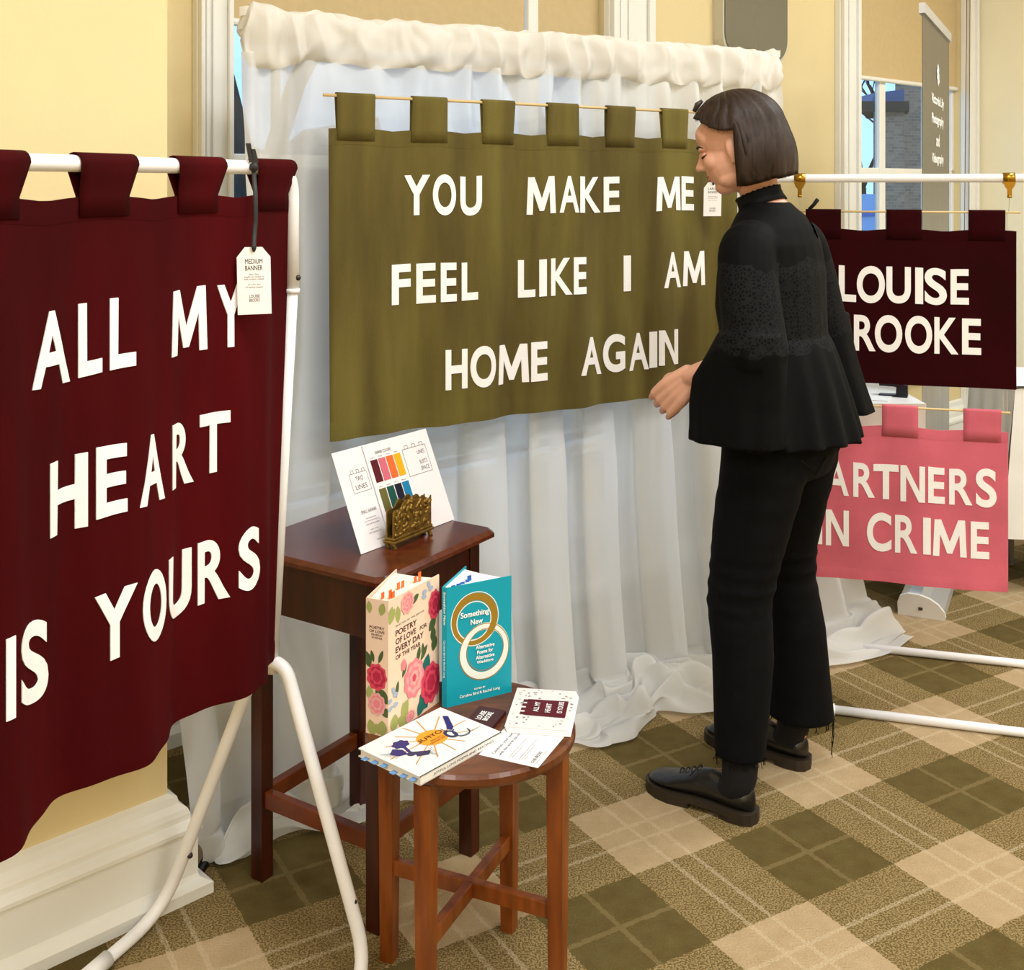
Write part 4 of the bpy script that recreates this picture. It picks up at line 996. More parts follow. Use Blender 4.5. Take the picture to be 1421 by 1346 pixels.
# ------------------------------------------------------------------ pull-up banner, tables at the back
rollA, rollB = Vector((1.387, 3.9, 0)), Vector((1.78, 4.7, 0)); rdv = (rollB - rollA).normalized(); rnv = Vector((rdv.y, -rdv.x, 0)); rl_ = (rollB - rollA).length
def roll_mat():
    m = bpy.data.materials.new('pull_up_print'); m.use_nodes = True; nt = m.node_tree; b = nt.nodes['Principled BSDF']; b.inputs['Roughness'].default_value = .35
    tc = nt.nodes.new('ShaderNodeTexCoord'); sp_ = nt.nodes.new('ShaderNodeSeparateXYZ'); nt.links.new(tc.outputs['Object'], sp_.inputs[0])
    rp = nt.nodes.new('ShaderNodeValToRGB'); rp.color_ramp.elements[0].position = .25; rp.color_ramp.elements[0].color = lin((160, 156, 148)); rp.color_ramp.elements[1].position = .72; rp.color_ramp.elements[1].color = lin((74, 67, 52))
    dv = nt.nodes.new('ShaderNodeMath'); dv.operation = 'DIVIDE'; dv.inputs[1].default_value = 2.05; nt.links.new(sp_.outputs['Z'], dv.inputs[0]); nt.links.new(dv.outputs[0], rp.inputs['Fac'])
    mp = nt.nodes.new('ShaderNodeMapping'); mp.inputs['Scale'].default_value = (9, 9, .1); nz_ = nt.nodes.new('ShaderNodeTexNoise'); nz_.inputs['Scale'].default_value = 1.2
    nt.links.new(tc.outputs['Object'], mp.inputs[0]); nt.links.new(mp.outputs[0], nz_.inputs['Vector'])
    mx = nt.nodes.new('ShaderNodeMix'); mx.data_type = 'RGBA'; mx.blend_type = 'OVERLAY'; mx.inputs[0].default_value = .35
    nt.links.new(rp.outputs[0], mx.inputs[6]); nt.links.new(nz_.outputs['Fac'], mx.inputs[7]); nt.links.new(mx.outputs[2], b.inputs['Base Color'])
    return m
alu = M('brushed_aluminium', (196, 196, 198), .35, metal=.6)
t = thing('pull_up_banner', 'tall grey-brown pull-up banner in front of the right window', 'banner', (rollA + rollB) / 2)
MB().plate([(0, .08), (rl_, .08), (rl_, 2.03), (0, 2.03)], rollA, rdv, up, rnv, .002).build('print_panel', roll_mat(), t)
MB().plate([(-.004, 2.03), (rl_ + .006, 2.03), (rl_ + .006, 2.065), (-.004, 2.065)], rollA - rnv * .01, rdv, up, rnv, .02).build('top_bar', alu, t)
cs = [(-.07, 0), (.075, 0), (.078, .012), (.072, .028), (.055, .048), (.028, .064), (-.005, .072), (-.04, .072), (-.064, .062), (-.072, .04)]
MB().plate([(a, b_) for a, b_ in cs], rollA - rdv * .03, rnv, up, rdv, rl_ + .06).build('base_case', alu, t)
MB().plate([(a * 1.03, b_ * 1.03) for a, b_ in cs], rollA - rdv * .03, rnv, up, -rdv, .014).build('end_cap', M('white_plastic', (226, 224, 220), .4), t)
MB().box(-.006, .006, -.004, .004, -.004, .004, Matrix.Translation(rollA - rdv * .046 + up * .03)).build('screw', steel, t)
MB().tube([rollA + rdv * rl_ / 2 - rnv * .02 + up * .05, rollA + rdv * rl_ / 2 - rnv * .02 + up * 2.05], .008, 8).build('support_pole', alu, t, True)
for i, s_ in enumerate(('Victoria Lily', 'Photography', 'and', 'Videography')):
    print_text(t, 'printed_lettering', s_, rollA, rdv, up, rnv, rl_ * .52, 1.735 - i * .072, .046, white_ink, (.42, .40, .11, .40)[i], .03, 'C', lift=.003)
p = Print(t, rollA, rdv, up, rnv * 10)
for a in range(0, 360, 40):
    p.leaf(rl_ * .52, 1.86, .045, .011, math.radians(a), white_ink, 'printed_emblem')
p.done()
cloth_w = M('white_table_cloth', (240, 238, 232), .8, var=.02, scale=10)
table_w = M('white_laminate', (240, 240, 242), .35)
t = thing('display_table', 'low white table with the black stapler behind the pink banner', 'table', (1.0, 4.05, 0))
MB().box(.90, 1.345, 3.74, 4.32, .715, .74, None, .004).build('table_top', table_w, t)
def cl(a, b_): return Vector((.90 + .44 * a + .0, 3.735 + .006 * math.sin(a * 40) * b_, .74 - .5 * b_))
MB().grid(cl, 60, 6).build('table_cloth_front', cloth_w, t, True)
for x in (.94, 1.02):
    for y in (3.86, 4.26): MB().tube([(x, y, 0), (x, y, .715)], .014, 10).build('leg', alu, t, True)
t = thing('stapler', 'black desk stapler lying on the white table', 'stapler', at_z(1240, 548, .74))
so = at_z(1219, 549, .741); sd = (at_z(1259, 552, .741) - so).normalized(); sl_ = (at_z(1259, 552, .741) - so).length; sn_ = Vector((-sd.y, sd.x, 0))
bp_ = M('black_plastic', (22, 22, 30), .35)
MB().plate([(0, 0), (sl_, 0), (sl_, .008), (0, .005)], so, sd, up, sn_, .03).build('base_plate', bp_, t)
MB().plate([(sl_ * .6, .006), (sl_, .006), (sl_, .04), (sl_ * .62, .034)], so + sn_ * .002, sd, up, sn_, .026).build('hinge', bp_, t)
MB().plate([(.002, .05), (.03, .05), (sl_, .04), (sl_ * .98, .024), (.05, .034), (.002, .034)], so, sd, up, sn_, .03).build('arm', bp_, t)
o = MB().plate([(0, 0), (.21, 0), (.21, .297), (0, .297)], Vector((1.04, 3.86, .7405)), Vector((.9, -.436, 0)), Vector((.436, .9, 0)), up, .0015).build('paper_sheet', M('blue_white_paper', (236, 242, 250), .6), None, False, (1.04, 3.86, .7405))
tag(o, 'white paper sheet under the black stapler', 'paper')
t = thing('cloth_table', 'table under a white cloth at the right edge', 'table', (2.5, 4.6, 0))
MB().box(1.81, 3.2, 4.11, 4.49, .70, .725, MT and Matrix.Identity(4), .004).build('table_top', table_w, t)
def ctab(a, b_):
    k = a * 4 % 4; x0, x1, y0, y1 = 1.80, 3.21, 4.10, 4.50
    per = [(x0, y0), (x1, y0), (x1, y1), (x0, y1), (x0, y0)]; i = min(3, int(k)); f = k - i
    q = Vector((per[i][0] * (1 - f) + per[i + 1][0] * f, per[i][1] * (1 - f) + per[i + 1][1] * f, 0)); c = Vector(((x0 + x1) / 2, (y0 + y1) / 2, 0)); o_ = (q - c).normalized()
    return q + o_ * (.012 + .05 * b_ + .018 * b_ * math.sin(a * 90)) + up * (.735 - .54 * b_ - .012 * (1 - b_) ** 6)
def ctop(a, b_): return Vector((1.788 + a * 1.434, 4.088 + b_ * .424, .735))
MB().grid(lambda a, b_: ctab(a if a < 1 else .99999, b_), 200, 10).build('cloth_skirt', cloth_w, t, True)
MB().grid(ctop, 4, 4).build('cloth_top', cloth_w, t)
for x in (1.9, 3.1):
    for y in (4.2, 4.4): MB().tube([(x, y, 0), (x, y, .70)], .015, 10).build('leg', alu, t, True)
#@@PART4

# ------------------------------------------------------------------ the woman
WF, WR, WO = Vector((-.8, .6, 0)), Vector((.6, .8, 0)), Vector((.62, 2.76, 0))
def wp(f, r, z): return WO + WF * f + WR * r + Vector((0, 0, z))
def remesh(mb, name, mat, parent, vox, smooth=4, factor=.5, extra=None):
    me = bpy.data.meshes.new('build'); me.from_pydata([tuple(v) for v in mb.v], [], mb.f); o = bpy.data.objects.new('build', me); COL.objects.link(o)
    md = o.modifiers.new('remesh', 'REMESH'); md.mode = 'VOXEL'; md.voxel_size = vox
    if smooth:
        sm = o.modifiers.new('smooth', 'SMOOTH'); sm.iterations = smooth; sm.factor = factor
    dg = bpy.context.evaluated_depsgraph_get(); dg.update()
    ev = o.evaluated_get(dg); m2 = ev.to_mesh()
    V = [v.co.copy() for v in m2.vertices]; F_ = [tuple(p.vertices) for p in m2.polygons]
    ev.to_mesh_clear(); bpy.data.objects.remove(o); bpy.data.meshes.remove(me)
    if extra: V, F_ = extra(V, F_)
    return new_obj(name, V, F_, mat, parent, True)
def loft(mb, secs, n=24, pw=2.0):
    """secs: (centre, axis a, radius a, axis b, radius b)"""
    rings = []
    for c, a, ra, b_, rb in secs:
        ring_ = []
        for k in range(n):
            t_ = 2 * math.pi * k / n; ca, sa = math.cos(t_), math.sin(t_)
            ring_.append(Vector(c) + a * (ra * math.copysign(abs(ca) ** (2 / pw), ca)) + b_ * (rb * math.copysign(abs(sa) ** (2 / pw), sa)))
        rings.append(ring_)
    return mb.rings(rings)
def limb(mb, pts, rad, n=16):
    """smooth tapered limb through points"""
    P = [Vector(p) for p in pts]; out = []; rr = []
    for i in range(len(P) - 1):
        p0, p1, p2, p3 = P[max(0, i - 1)], P[i], P[i + 1], P[min(len(P) - 1, i + 2)]
        for k in range(5):
            t_ = k / 5
            out.append(.5 * ((2 * p1) + (p2 - p0) * t_ + (2 * p0 - 5 * p1 + 4 * p2 - p3) * t_ ** 2 + (3 * p1 - p0 - 3 * p2 + p3) * t_ ** 3)); rr.append(rad[i] * (1 - t_) + rad[i + 1] * t_)
    out.append(P[-1]); rr.append(rad[-1])
    mb.tube(out, rr, n)
    mb.blob(P[0], (rad[0],) * 3, None, 12, 8); mb.blob(P[-1], (rad[-1],) * 3, None, 12, 8)
def skin_mat():
    m = M('skin', (222, 168, 142), .5, var=.05, scale=14)
    b = m.node_tree.nodes['Principled BSDF']; b.inputs['Subsurface Weight'].default_value = .12; b.inputs['Subsurface Radius'].default_value = (.02, .008, .004)
    return m
skin = skin_mat()
wt = thing('person', 'woman in black lace blouse, black trousers and black shoes facing the olive banner', 'person', wp(.05, 0, 0))
# ---- body: one surface from head to feet
bd = MB()
HP = math.radians(17)                                   # head bent forward
HC = Vector((.545, 2.785, 1.545))                       # head centre; the head is turned a little more to the left than the body
HFW = Vector((-.96, .28, 0)); HRT = Vector((.28, .96, 0))
def hp(f, r, z):
    """head coordinates (forward, right, up from the head centre) to world"""
    return HC + HFW * (f * math.cos(HP) + z * math.sin(HP)) + HRT * r + Vector((0, 0, z * math.cos(HP) - f * math.sin(HP)))
hf = (hp(1, 0, 0) - hp(0, 0, 0)).normalized(); hr = HRT; hu = (hp(0, 0, 1) - hp(0, 0, 0)).normalized(); HA = (hf, hr, hu)
bd.blob(hp(-.008, 0, .028), (.096, .075, .083), HA, 28, 18)          # skull
bd.blob(hp(.022, 0, -.028), (.070, .062, .082), HA, 24, 16)          # face
bd.blob(hp(.052, 0, -.086), (.030, .030, .022), HA)                  # chin
bd.blob(hp(.022, .034, -.072), (.045, .024, .024), HA); bd.blob(hp(.022, -.034, -.072), (.045, .024, .024), HA)   # jaw
bd.blob(hp(.060, .030, -.022), (.028, .024, .026), HA); bd.blob(hp(.060, -.030, -.022), (.028, .024, .026), HA)   # cheeks
bd.blob(hp(.070, 0, .038), (.022, .050, .034), HA)                   # forehead
bd.blob(hp(.082, .022, .014), (.010, .020, .007), HA); bd.blob(hp(.082, -.022, .014), (.010, .020, .007), HA)     # brow
limb(bd, [hp(.084, 0, .012), hp(.094, 0, -.010), hp(.1045, 0, -.027)], [.0065, .008, .0095], 10)                   # nose
bd.blob(hp(.094, .009, -.031), (.009, .0075, .007), HA, 10, 8); bd.blob(hp(.094, -.009, -.031), (.009, .0075, .007), HA, 10, 8)
bd.blob(hp(.083, 0, -.052), (.010, .021, .0065), HA, 12, 8); bd.blob(hp(.081, 0, -.063), (.010, .019, .0065), HA, 12, 8)   # lips
for s in (-1, 1):                                                    # ears
    bd.blob(hp(.010, s * .072, -.010), (.015, .010, .027), HA, 14, 10); bd.blob(hp(.013, s * .070, -.034), (.009, .007, .010), HA, 10, 8)
limb(bd, [hp(-.03, 0, -.05), wp(.030, 0, 1.43), wp(-.005, 0, 1.36)], [.046, .047, .056], 18)                       # neck
fa, ra_, ua = WF, WR, Vector((0, 0, 1))
loft(bd, [(wp(-.005, 0, 1.385), fa, .045, ra_, .06), (wp(-.005, 0, 1.36), fa, .055, ra_, .10), (wp(-.005, 0, 1.32), fa, .07, ra_, .14), (wp(.0, 0, 1.25), fa, .09, ra_, .145), (wp(.0, 0, 1.15), fa, .098, ra_, .14), (wp(-.01, 0, 1.05), fa, .092, ra_, .125), (wp(-.02, 0, .95), fa, .10, ra_, .15), (wp(-.03, 0, .86), fa, .105, ra_, .165), (wp(-.03, 0, .80), fa, .09, ra_, .15)])
bd.blob(wp(-.044, .045, 1.350), (.026, .034, .036), (WF, WR, Vector((0, 0, 1))))                        # upper back
LEGS = {}
for s in (-1, 1):
    hip, knee, ank = wp(-.025, s * .088, .86), wp(.03 if s < 0 else .015, s * .118, .48), wp(.012 if s < 0 else .0, s * .150, .09)
    LEGS[s] = (hip, knee, ank)
    limb(bd, [hip, hip.lerp(knee, .5), knee, knee.lerp(ank, .35) - WF * .012, ank], [.08, .066, .048, .046, .029])
    limb(bd, [ank, wp(.04, s * .152, .052), wp(.15, s * .152, .040)], [.030, .022, .012])                          # foot
ARM = {-1: (wp(-.01, -.155, 1.295), wp(-.055, -.200, 1.065), wp(.125, -.165, 1.0)), 1: (wp(-.012, .150, 1.295), wp(-.045, .200, 1.07), wp(.05, .20, 1.02))}
for s in (-1, 1):
    sh, el, wr = ARM[s]
    limb(bd, [sh, sh.lerp(el, .5), el], [.040, .040, .036]); limb(bd, [el, el.lerp(wr, .4), wr], [.036, .034, .0245])
def hand(mb, W, K, lat, curl, side):
    """W wrist, K middle of the knuckle row, lat: index-to-little direction"""
    h = (K - W).normalized(); lat = (lat - h * lat.dot(h)).normalized(); nb = lat.cross(h) * side     # back of the hand
    ln = (K - W).length
    for k, (o, r) in enumerate(((-.030, .0115), (-.010, .012), (.010, .0115), (.030, .0105))):
        limb(mb, [W + lat * o * .45, W + h * ln * .55 + lat * o * .85 + nb * .002, K + lat * o], [.018, .0165, r * .92], 12)
    tips = []
    for k, (o, l1, l2, l3, r) in enumerate(((-.031, .042, .026, .020, .0072), (-.0105, .046, .029, .021, .0075), (.0105, .043, .027, .020, .0072), (.031, .035, .021, .018, .0066))):
        p = K + lat * o; pts = [p - h * .006, p]; a = 0
        for L_, c in zip((l1, l2, l3), curl):
            a += c; d = h * math.cos(a) - nb * math.sin(a); p = p + d * L_; pts.append(p)
        limb(mb, pts, [r * 1.15, r * 1.12, r, r * .93, r * .8], 10); tips.append(pts[-1])
    b0 = W + h * ln * .28 - lat * .020 - nb * .008
    limb(mb, [b0, b0 + h * .034 - lat * .016 - nb * .014, b0 + h * .060 - lat * .008 - nb * .024, b0 + h * .080 + lat * .004 - nb * .030], [.015, .0125, .0105, .0085], 10)
    return nb
WL_ = ARM[-1][2]
KL = at_d(919, 559, 2.748)
hand(bd, WL_, KL, Vector((.070, -.045, -.022)), (math.radians(44), math.radians(58), math.radians(38)), -1)
KR = wp(.125, .195, .965)
hand(bd, ARM[1][2], KR, Vector((0, 0, -1)), (math.radians(30), math.radians(40), math.radians(25)), 1)
remesh(bd, 'body', skin, wt, .0028, 4, .5)
# ---- face details
dark_h = M('dark_brown_lash', (30, 20, 16), .7); lip = M('lip_pink', (176, 96, 88), .5)
for s in (-1, 1):
    MB().tube([hp(.083, s * .012, -.004), hp(.088, s * .022, -.0065), hp(.083, s * .033, -.005), hp(.074, s * .041, -.002)], [.001, .0024, .0024, .001], 6).build('eyelashes', dark_h, wt, True)
    MB().tube([hp(.093, s * .010, .017), hp(.092, s * .022, .021), hp(.085, s * .035, .020), hp(.076, s * .043, .015)], [.0015, .003, .0025, .001], 6).build('eyebrow', dark_h, wt, True)
    MB().blob(hp(.079, s * .023, -.001), (.010, .012, .008), HA, 14, 10).build('eyelid', skin, wt, True)
MB().blob(hp(.0855, 0, -.053), (.0085, .0195, .0045), HA, 14, 8).build('upper_lip', lip, wt, True)
MB().blob(hp(.0835, 0, -.062), (.0085, .0175, .005), HA, 14, 8).build('lower_lip', lip, wt, True)
# ---- hair: a chin-length bob
hair_m = M('brown_hair', (54, 38, 28), .55, col2=(30, 19, 13), scale=26, stretch=(7, 7, .5), spec=.3)
def hair_hem(al):
    """how far down the hair reaches (world z) for the angle al from the front"""
    return 1.443 + .032 * sstep(1.3, 3.0, al)
def hair_pt(ph, v, off=0.0):
    """ph: angle from the front (-pi..pi), v: 0 crown .. 1 hem"""
    al = abs(ph); cf, sr = math.cos(ph), math.sin(ph)
    pa = v * 2.2
    full = sstep(1.60, 1.88, al)                        # behind the ears the hair falls to the hem, in front it ends at the hair line
    el0 = math.pi / 2; el_end = (.66 - .58 * sstep(.35, 1.5, al)) * (1 - full) + 0 * full
    ra, rb, rc = .108 + off, .090 + off, .100 + off
    k = .62 if full > .0 else 1.0
    kk = 1 - full * .45
    if v <= kk:
        e_ = el0 + (el_end - el0) * (v / kk); q = hp(-.010 + ra * math.cos(e_) * cf, rb * math.cos(e_) * sr, .026 + rc * math.sin(e_)); return q
    e_ = el_end; q0 = hp(-.010 + ra * math.cos(e_) * cf, rb * math.cos(e_) * sr, .026 + rc * math.sin(e_))
    t_ = (v - kk) / (1 - kk); out = HFW * cf + HRT * sr
    zt = hair_hem(al); q1 = q0 + out * (.012 + .010 * sstep(1.8, 3.1, al)) - HFW * .006; q1.z = zt
    q0_ = q0.lerp(q1, t_); z = q0.z + (zt - q0.z) * t_
    bulge = .010 * math.sin(math.pi * t_) - .016 * t_ ** 3 * (al < 2.4)
    r_ = q0_ + out * bulge; r_.z = z
    return r_
hs = MB(); nph, nv = 96, 28
hs.grid(lambda a, b_: hair_pt(-math.pi + 2 * math.pi * a, b_, .0 + .0022 * math.sin(a * 2 * math.pi * 23 + 5 * nz(a * 9, b_ * 2)) * min(1, b_ * 2)), nph, nv)
ho = solidify(hs.build('hair', hair_m, wt, True), .008, -1)
rnd = random.Random(11)
for nm_, c_, cnt in (('dark', (34, 22, 15), 500), ('brown', (92, 68, 48), 450), ('light', (142, 112, 82), 260)):
    st = MB()
    for i in range(cnt):
        ph = rnd.uniform(-math.pi, math.pi); v0 = rnd.uniform(.02, .5); v1 = min(1.01, v0 + rnd.uniform(.3, .9)) if rnd.random() < .5 else rnd.uniform(.97, 1.015)
        o_ = rnd.uniform(.0024, .0055); dph = rnd.uniform(-.06, .06); wv = rnd.uniform(.0007, .0016)
        n_ = 10; k = len(st.v)
        for j in range(n_ + 1):
            v = v0 + (v1 - v0) * j / n_; q = hair_pt(ph + dph * j / n_, min(1, v), o_); q2 = hair_pt(ph + dph * j / n_ + .02, min(1, v), o_)
            if v > 1: q = q - upv * (v - 1) * .4; q2 = q2 - upv * (v - 1) * .4
            d = (q2 - q); d = d.normalized() * (wv * (1 - .8 * abs(2 * j / n_ - 1) ** 3)) if d.length > 1e-6 else HRT * wv
            st.v += [q - d, q + d]
        for j in range(n_): st.f.append((k + 2 * j, k + 2 * j + 1, k + 2 * j + 3, k + 2 * j + 2))
    st.build('hair_strands', M(nm_ + '_strands', c_, .5, spec=.3), wt)['kind'] = 'stuff'
# sunglasses-like dark hair clip seen over the parting
clip_m = M('dark_clip', (60, 50, 46), .35)
MB().tube([hp(.075, -.012, .108), hp(.062, -.012, .122), hp(.048, -.012, .128)], [.005, .0075, .004], 8).build('hair_clip', clip_m, wt, True)
# ---- blouse
def lace_mat():
    m = bpy.data.materials.new('black_lace_blouse'); m.use_nodes = True; nt = m.node_tree; N = nt.nodes; Lk = nt.links; b = N['Principled BSDF']
    b.inputs['Roughness'].default_value = .75; b.inputs['Specular IOR Level'].default_value = .12
    tc = N.new('ShaderNodeTexCoord'); sp_ = N.new('ShaderNodeSeparateXYZ'); Lk.new(tc.outputs['Object'], sp_.inputs[0])
    vo = N.new('ShaderNodeTexVoronoi'); vo.feature = 'DISTANCE_TO_EDGE'; vo.inputs['Scale'].default_value = 120; Lk.new(tc.outputs['Object'], vo.inputs['Vector'])
    def mt(op, a, c):
        n = N.new('ShaderNodeMath'); n.operation = op
        for i, v in enumerate((a, c)):
            if isinstance(v, (int, float)): n.inputs[i].default_value = v
            else: Lk.new(v, n.inputs[i])
        return n.outputs[0]
    nzz = N.new('ShaderNodeTexNoise'); nzz.inputs['Scale'].default_value = 14; Lk.new(tc.outputs['Object'], nzz.inputs['Vector'])
    zz = mt('ADD', sp_.outputs['Z'], mt('MULTIPLY', mt('SUBTRACT', nzz.outputs['Fac'], .5), .09))
    band = mt('MULTIPLY', mt('GREATER_THAN', zz, 1.075), mt('LESS_THAN', zz, 1.265))
    thread = mt('LESS_THAN', vo.outputs['Distance'], .16)
    patt = mt('MULTIPLY', band, thread)
    mx = N.new('ShaderNodeMix'); mx.data_type = 'RGBA'; mx.inputs[6].default_value = lin((3, 3, 4)); mx.inputs[7].default_value = lin((22, 22, 23)); Lk.new(patt, mx.inputs[0]); Lk.new(mx.outputs[2], b.inputs['Base Color'])
    bp = N.new('ShaderNodeBump'); bp.inputs['Strength'].default_value = .9; bp.inputs['Distance'].default_value = .004; Lk.new(patt, bp.inputs['Height']); Lk.new(bp.outputs[0], b.inputs['Normal'])
    return m
lace = lace_mat()
bl = MB()
loft(bl, [(wp(.012, 0, 1.408), fa, .056, ra_, .058), (wp(.006, 0, 1.392), fa, .066, ra_, .075), (wp(.0, 0, 1.376), fa, .077, ra_, .105), (wp(-.004, 0, 1.350), fa, .088, ra_, .138), (wp(-.005, 0, 1.31), fa, .102, ra_, .165), (wp(-.002, 0, 1.24), fa, .118, ra_, .170), (wp(.0, 0, 1.16), fa, .124, ra_, .163), (wp(-.01, 0, 1.07), fa, .118, ra_, .158)])
def peplum(z):
    q = (1.09 - z) / .25; return q
ring_p = []
for i in range(12):
    z = 1.09 - .235 * i / 11; q = i / 11; n = 180; rr = []
    for k in range(n):
        a = 2 * math.pi * k / n; ca, sa = math.cos(a), math.sin(a)
        w = 1 + (.014 + .060 * q ** .8) * math.sin(a * 17 + 1.5 * nz(a * 2, 0, 3)) * (.6 + .5 * nz(ca * 2, sa * 2))
        A_, B_ = .118 + .065 * q ** .8, .160 + .050 * q ** .8
        rr.append(wp(-.012 - .012 * q + A_ * w * ca, B_ * w * sa, z - (.004 * math.sin(a * 3) if i == 11 else 0)))
    ring_p.append(rr)
bl.rings(ring_p)
for s in (-1, 1):
    sh, el, wr = ARM[s]
    limb(bl, [sh - WR * s * .050 + Vector((0, 0, .012)), sh - WR * s * .002, sh.lerp(el, .4) + WR * s * .006, sh.lerp(el, .75), el + Vector((0, 0, .01))], [.060, .065, .068, .070, .072 if s < 0 else .064], 20)
    # wide bell cuff hanging straight down from the bent forearm
    if s < 0: secs = [(-.045, -.20, 1.12, .072, .062), (-.03, -.20, 1.06, .092, .062), (-.012, -.198, 1.01, .108, .060), (-.006, -.198, .95, .110, .060), (-.008, -.2, .90, .110, .062), (-.008, -.2, .868, .111, .064)]
    else: secs = [(-.045, .205, 1.13, .062, .060), (-.050, .207, 1.06, .068, .060), (-.055, .210, 1.0, .078, .060), (-.060, .213, .94, .092, .062), (-.066, .216, .885, .105, .064)]
    rings = []
    for i, (f_, r_, z_, ax_, bx_) in enumerate(secs):
        n = 72; rr = []; q = i / (len(secs) - 1)
        for k in range(n):
            a = 2 * math.pi * k / n; ca, sa = math.cos(a), math.sin(a)
            wv = 1 + .05 * q * math.sin(a * 9 + 1.3 * s)
            rr.append(wp(f_ + ax_ * math.copysign(abs(ca) ** .75, ca) * (1 + .3 * (wv - 1)), r_ + bx_ * wv * math.copysign(abs(sa) ** .75, sa), z_))
        rings.append(rr)
    bl.rings(rings)
KEY = wp(-.072, .050, 1.352)
def keyhole(V, F_):
    out = []
    for f in F_:
        c = sum((V[i] for i in f), Vector()) / len(f); d = c - KEY
        if (d.dot(WR) / (.015 - .25 * d.z)) ** 2 + (d.z / .030) ** 2 < 1 and abs(d.dot(WF)) < .045: continue
        out.append(f)
    return V, out
remesh(bl, 'blouse', lace, wt, .0048, 3, .5, keyhole)
blk_c = M('black_cotton', (10, 10, 13), .8, spec=.2)
rg = []
for z, k in ((1.398, 1.06), (1.410, .98), (1.422, .95), (1.430, .985)):
    rg.append([wp(.022 + (z - 1.40) * .4 + .053 * k * math.cos(a), .054 * k * math.sin(a), z + .0016 * math.sin(a * 24) * (z > 1.425) - .020 * math.cos(a)) for a in [2 * math.pi * i / 60 for i in range(60)]])
solidify(MB().rings(rg, False).build('collar', blk_c, wt, True), .003, 0)
kc = KEY
MB().tube([kc + WR * .006 + Vector((0, 0, .038)), kc - WF * .01 + WR * .012 + Vector((0, 0, .05)), kc - WF * .016 + WR * .020 + Vector((0, 0, .062))], [.004, .0045, .005], 8).build('collar_tie', blk_c, wt, True)
# ---- trousers
den = M('black_denim', (8, 8, 10), .85, var=.25, scale=18, spec=.12, bump=.25, bscale=25)
tr = MB()
loft(tr, [(wp(-.015, 0, .97), fa, .105, ra_, .145), (wp(-.025, 0, .90), fa, .118, ra_, .172), (wp(-.035, 0, .83), fa, .122, ra_, .180), (wp(-.03, 0, .77), fa, .10, ra_, .165)])
bd_r = {-1: [.100, .097, .090, .078, .073, .069, .062, .056], 1: [.100, .098, .091, .078, .070, .072, .076, .080]}
HEMZ = {-1: .142, 1: .130}
for s in (-1, 1):
    hip, knee, ank = LEGS[s]; secs = []
    tops = [(wp(-.030, s * .086, .88)), wp(-.022, s * .092, .78), wp(-.002, s * .100, .68), wp(.016, s * .112, .56), wp(.026 if s < 0 else .012, s * .118, .48), wp(.012 if s < 0 else -.006, s * .128, .36), wp(.010 if s < 0 else -.008, s * .140, .24), wp(.010 if s < 0 else -.012, s * .148, HEMZ[s])]
    for i in range(len(tops) - 1):
        for k in range(6):
            t_ = k / 6; c = tops[i].lerp(tops[i + 1], t_); r_ = bd_r[s][i] * (1 - t_) + bd_r[s][i + 1] * t_
            wk = 1 + (.035 * math.sin(c.z * 150 + s) * math.exp(-((c.z - .52) / .07) ** 2)) + .015 * math.sin(c.z * 90) * math.exp(-((c.z - .72) / .08) ** 2)
            secs.append((c, fa, r_ * wk * 1.04, ra_, r_ * wk * .96))
    secs.append((tops[-1], fa, bd_r[s][-1] * 1.04, ra_, bd_r[s][-1] * .96))
    loft(tr, secs, 32)
remesh(tr, 'trousers', den, wt, .0048, 3, .5)
fr_ = MB(); rnd = random.Random(3)
for s in (-1, 1):
    c = wp(.010 if s < 0 else -.012, s * .148, HEMZ[s]); R_ = bd_r[s][-1]
    for i in range(70):
        a = rnd.uniform(0, 2 * math.pi); p0 = c + WF * R_ * math.cos(a) + WR * R_ * .93 * math.sin(a) + Vector((0, 0, .004)); ln = rnd.uniform(.006, .022)
        if s > 0 and i < 4: a = math.radians(150 + i * 7); p0 = c + WF * R_ * math.cos(a) + WR * R_ * .93 * math.sin(a); ln = rnd.uniform(.05, .10)
        fr_.tube([p0, p0 + Vector((rnd.uniform(-.004, .004), rnd.uniform(-.004, .004), -ln * .6)), p0 + Vector((rnd.uniform(-.008, .008), rnd.uniform(-.008, .008), -ln))], .0009, 4)
fr_.build('hem_fringe', den, wt)['kind'] = 'stuff'
pk = MB()
pc_ = wp(-.138, -.085, .80)
MB().tube([wp(-.135, -.14, .835), wp(-.147, -.085, .795), wp(-.152, -.03, .83)], .0022, 6).build('pocket_seam', den, wt, True)
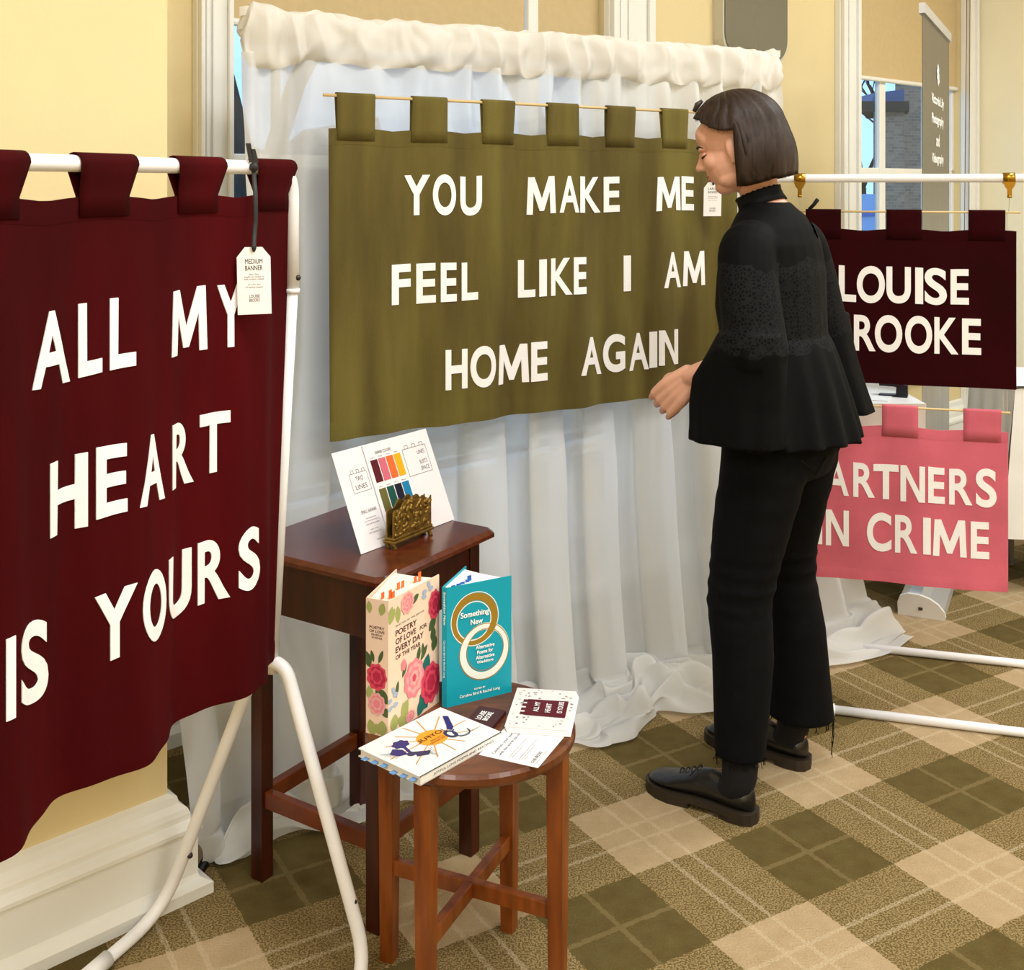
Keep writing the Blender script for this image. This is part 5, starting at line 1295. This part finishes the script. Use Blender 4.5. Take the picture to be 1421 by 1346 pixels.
# ---- shoes and socks
leather = M('black_leather', (16, 16, 18), .3, spec=.6, bump=.08, bscale=120); sole_m = M('dark_rubber_sole', (44, 36, 26), .55); sock_m = M('black_sock', (10, 10, 14), .85); lace_m = M('black_shoelace', (14, 14, 14), .7)
for s in (-1, 1):
    h0 = wp(-.032, s * .153, 0); d = (wp(.24, s * (.153 if s < 0 else .148), 0) - h0).normalized(); rt = Vector((d.y, -d.x, 0)); LS = .278
    def so_(x, y, z): return h0 + d * (x * LS) + rt * y + Vector((0, 0, z))
    outl = [(0, .0), (.02, .020), (.08, .030), (.2, .033), (.38, .031), (.55, .036), (.72, .044), (.84, .041), (.93, .030), (.985, .014), (1.0, 0)]
    def hwid(x):
        for (x0, w0), (x1, w1) in zip(outl, outl[1:]):
            if x0 <= x <= x1: return w0 + (w1 - w0) * (x - x0) / (x1 - x0)
        return 0
    sh_ = thing_part = bpy.data.objects.new('shoe', None)
    COL.objects.link(sh_); sh_.parent = wt; ORG[sh_.name] = ORG[wt.name]
    up_ = MB(); rings = []
    hts = [(.0, .070), (.05, .082), (.15, .082), (.28, .086), (.38, .092), (.48, .086), (.6, .070), (.72, .058), (.84, .050), (.93, .044), (.985, .034), (1.0, .026)]
    xs = [0.004 + .992 * i / 26 for i in range(27)]
    def hgt(x):
        for (x0, w0), (x1, w1) in zip(hts, hts[1:]):
            if x0 <= x <= x1: return w0 + (w1 - w0) * (x - x0) / (x1 - x0)
        return .03
    for x in xs:
        w = max(.004, hwid(x)); hh = hgt(x); rr = []; tp = .78 if x < .5 else 1.0
        for k in range(20):
            a = 2 * math.pi * k / 20; ca, sa = math.cos(a), math.sin(a)
            zz_ = .024 + (hh - .024) * (.5 + .5 * sa); ww = w * (abs(ca) ** .75) * math.copysign(1, ca) * (1 if sa < 0 else 1 - (1 - tp * .8) * sa)
            rr.append(so_(x, ww, zz_))
        rings.append(rr)
    up_.rings(rings)
    uo = up_.build('upper', leather, sh_, True); subsurf(uo, 1)
    pl = [(x * LS, hwid(x) * 1.07 + .002) for x, _ in outl] + [(x * LS, -hwid(x) * 1.07 - .002) for x, _ in reversed(outl)]
    pl = [((a - .5 * LS) * 1.03 + .5 * LS, b_) for a, b_ in pl]
    MB().plate(pl, h0 + Vector((0, 0, .012)), d, rt, Vector((0, 0, 1)), .014).build('sole', sole_m, sh_)
    hl = [q for q in pl if q[0] < LS * .30]; hl = sorted([q for q in hl if q[1] > 0]) + [(LS * .28, .033), (LS * .28, -.033)] + sorted([q for q in hl if q[1] < 0], reverse=True)
    MB().plate(hl, h0, d, rt, Vector((0, 0, 1)), .0122).build('heel', sole_m, sh_)
    ft = [q for q in pl if q[0] > LS * .42]
    MB().plate(ft, h0 + Vector((0, 0, .0)), d, rt, Vector((0, 0, 1)), .0122).build('front_sole', sole_m, sh_)
    for i in range(4):
        x = .50 + i * .055; z = hgt(x) + .001
        MB().tube([so_(x, -.020, z - .012), so_(x + .015, -.006, z + .002), so_(x + .02, .006, z + .002), so_(x, .020, z - .012)], .0018, 6).build('shoelace', lace_m, sh_, True)
    MB().tube([so_(.49, .0, .094), so_(.47, -.016, .098), so_(.5, -.028, .088), so_(.54, -.034, .074)], .0016, 6).build('shoelace', lace_m, sh_, True)
    sk = MB(); an = LEGS[s][2]
    limb(sk, [so_(.32, 0, .050), so_(.20, 0, .066), so_(.145, 0, .10), an + Vector((0, 0, .10))], [.026, .036, .0405, .043], 16)
    sk.build('sock', sock_m, wt, True)
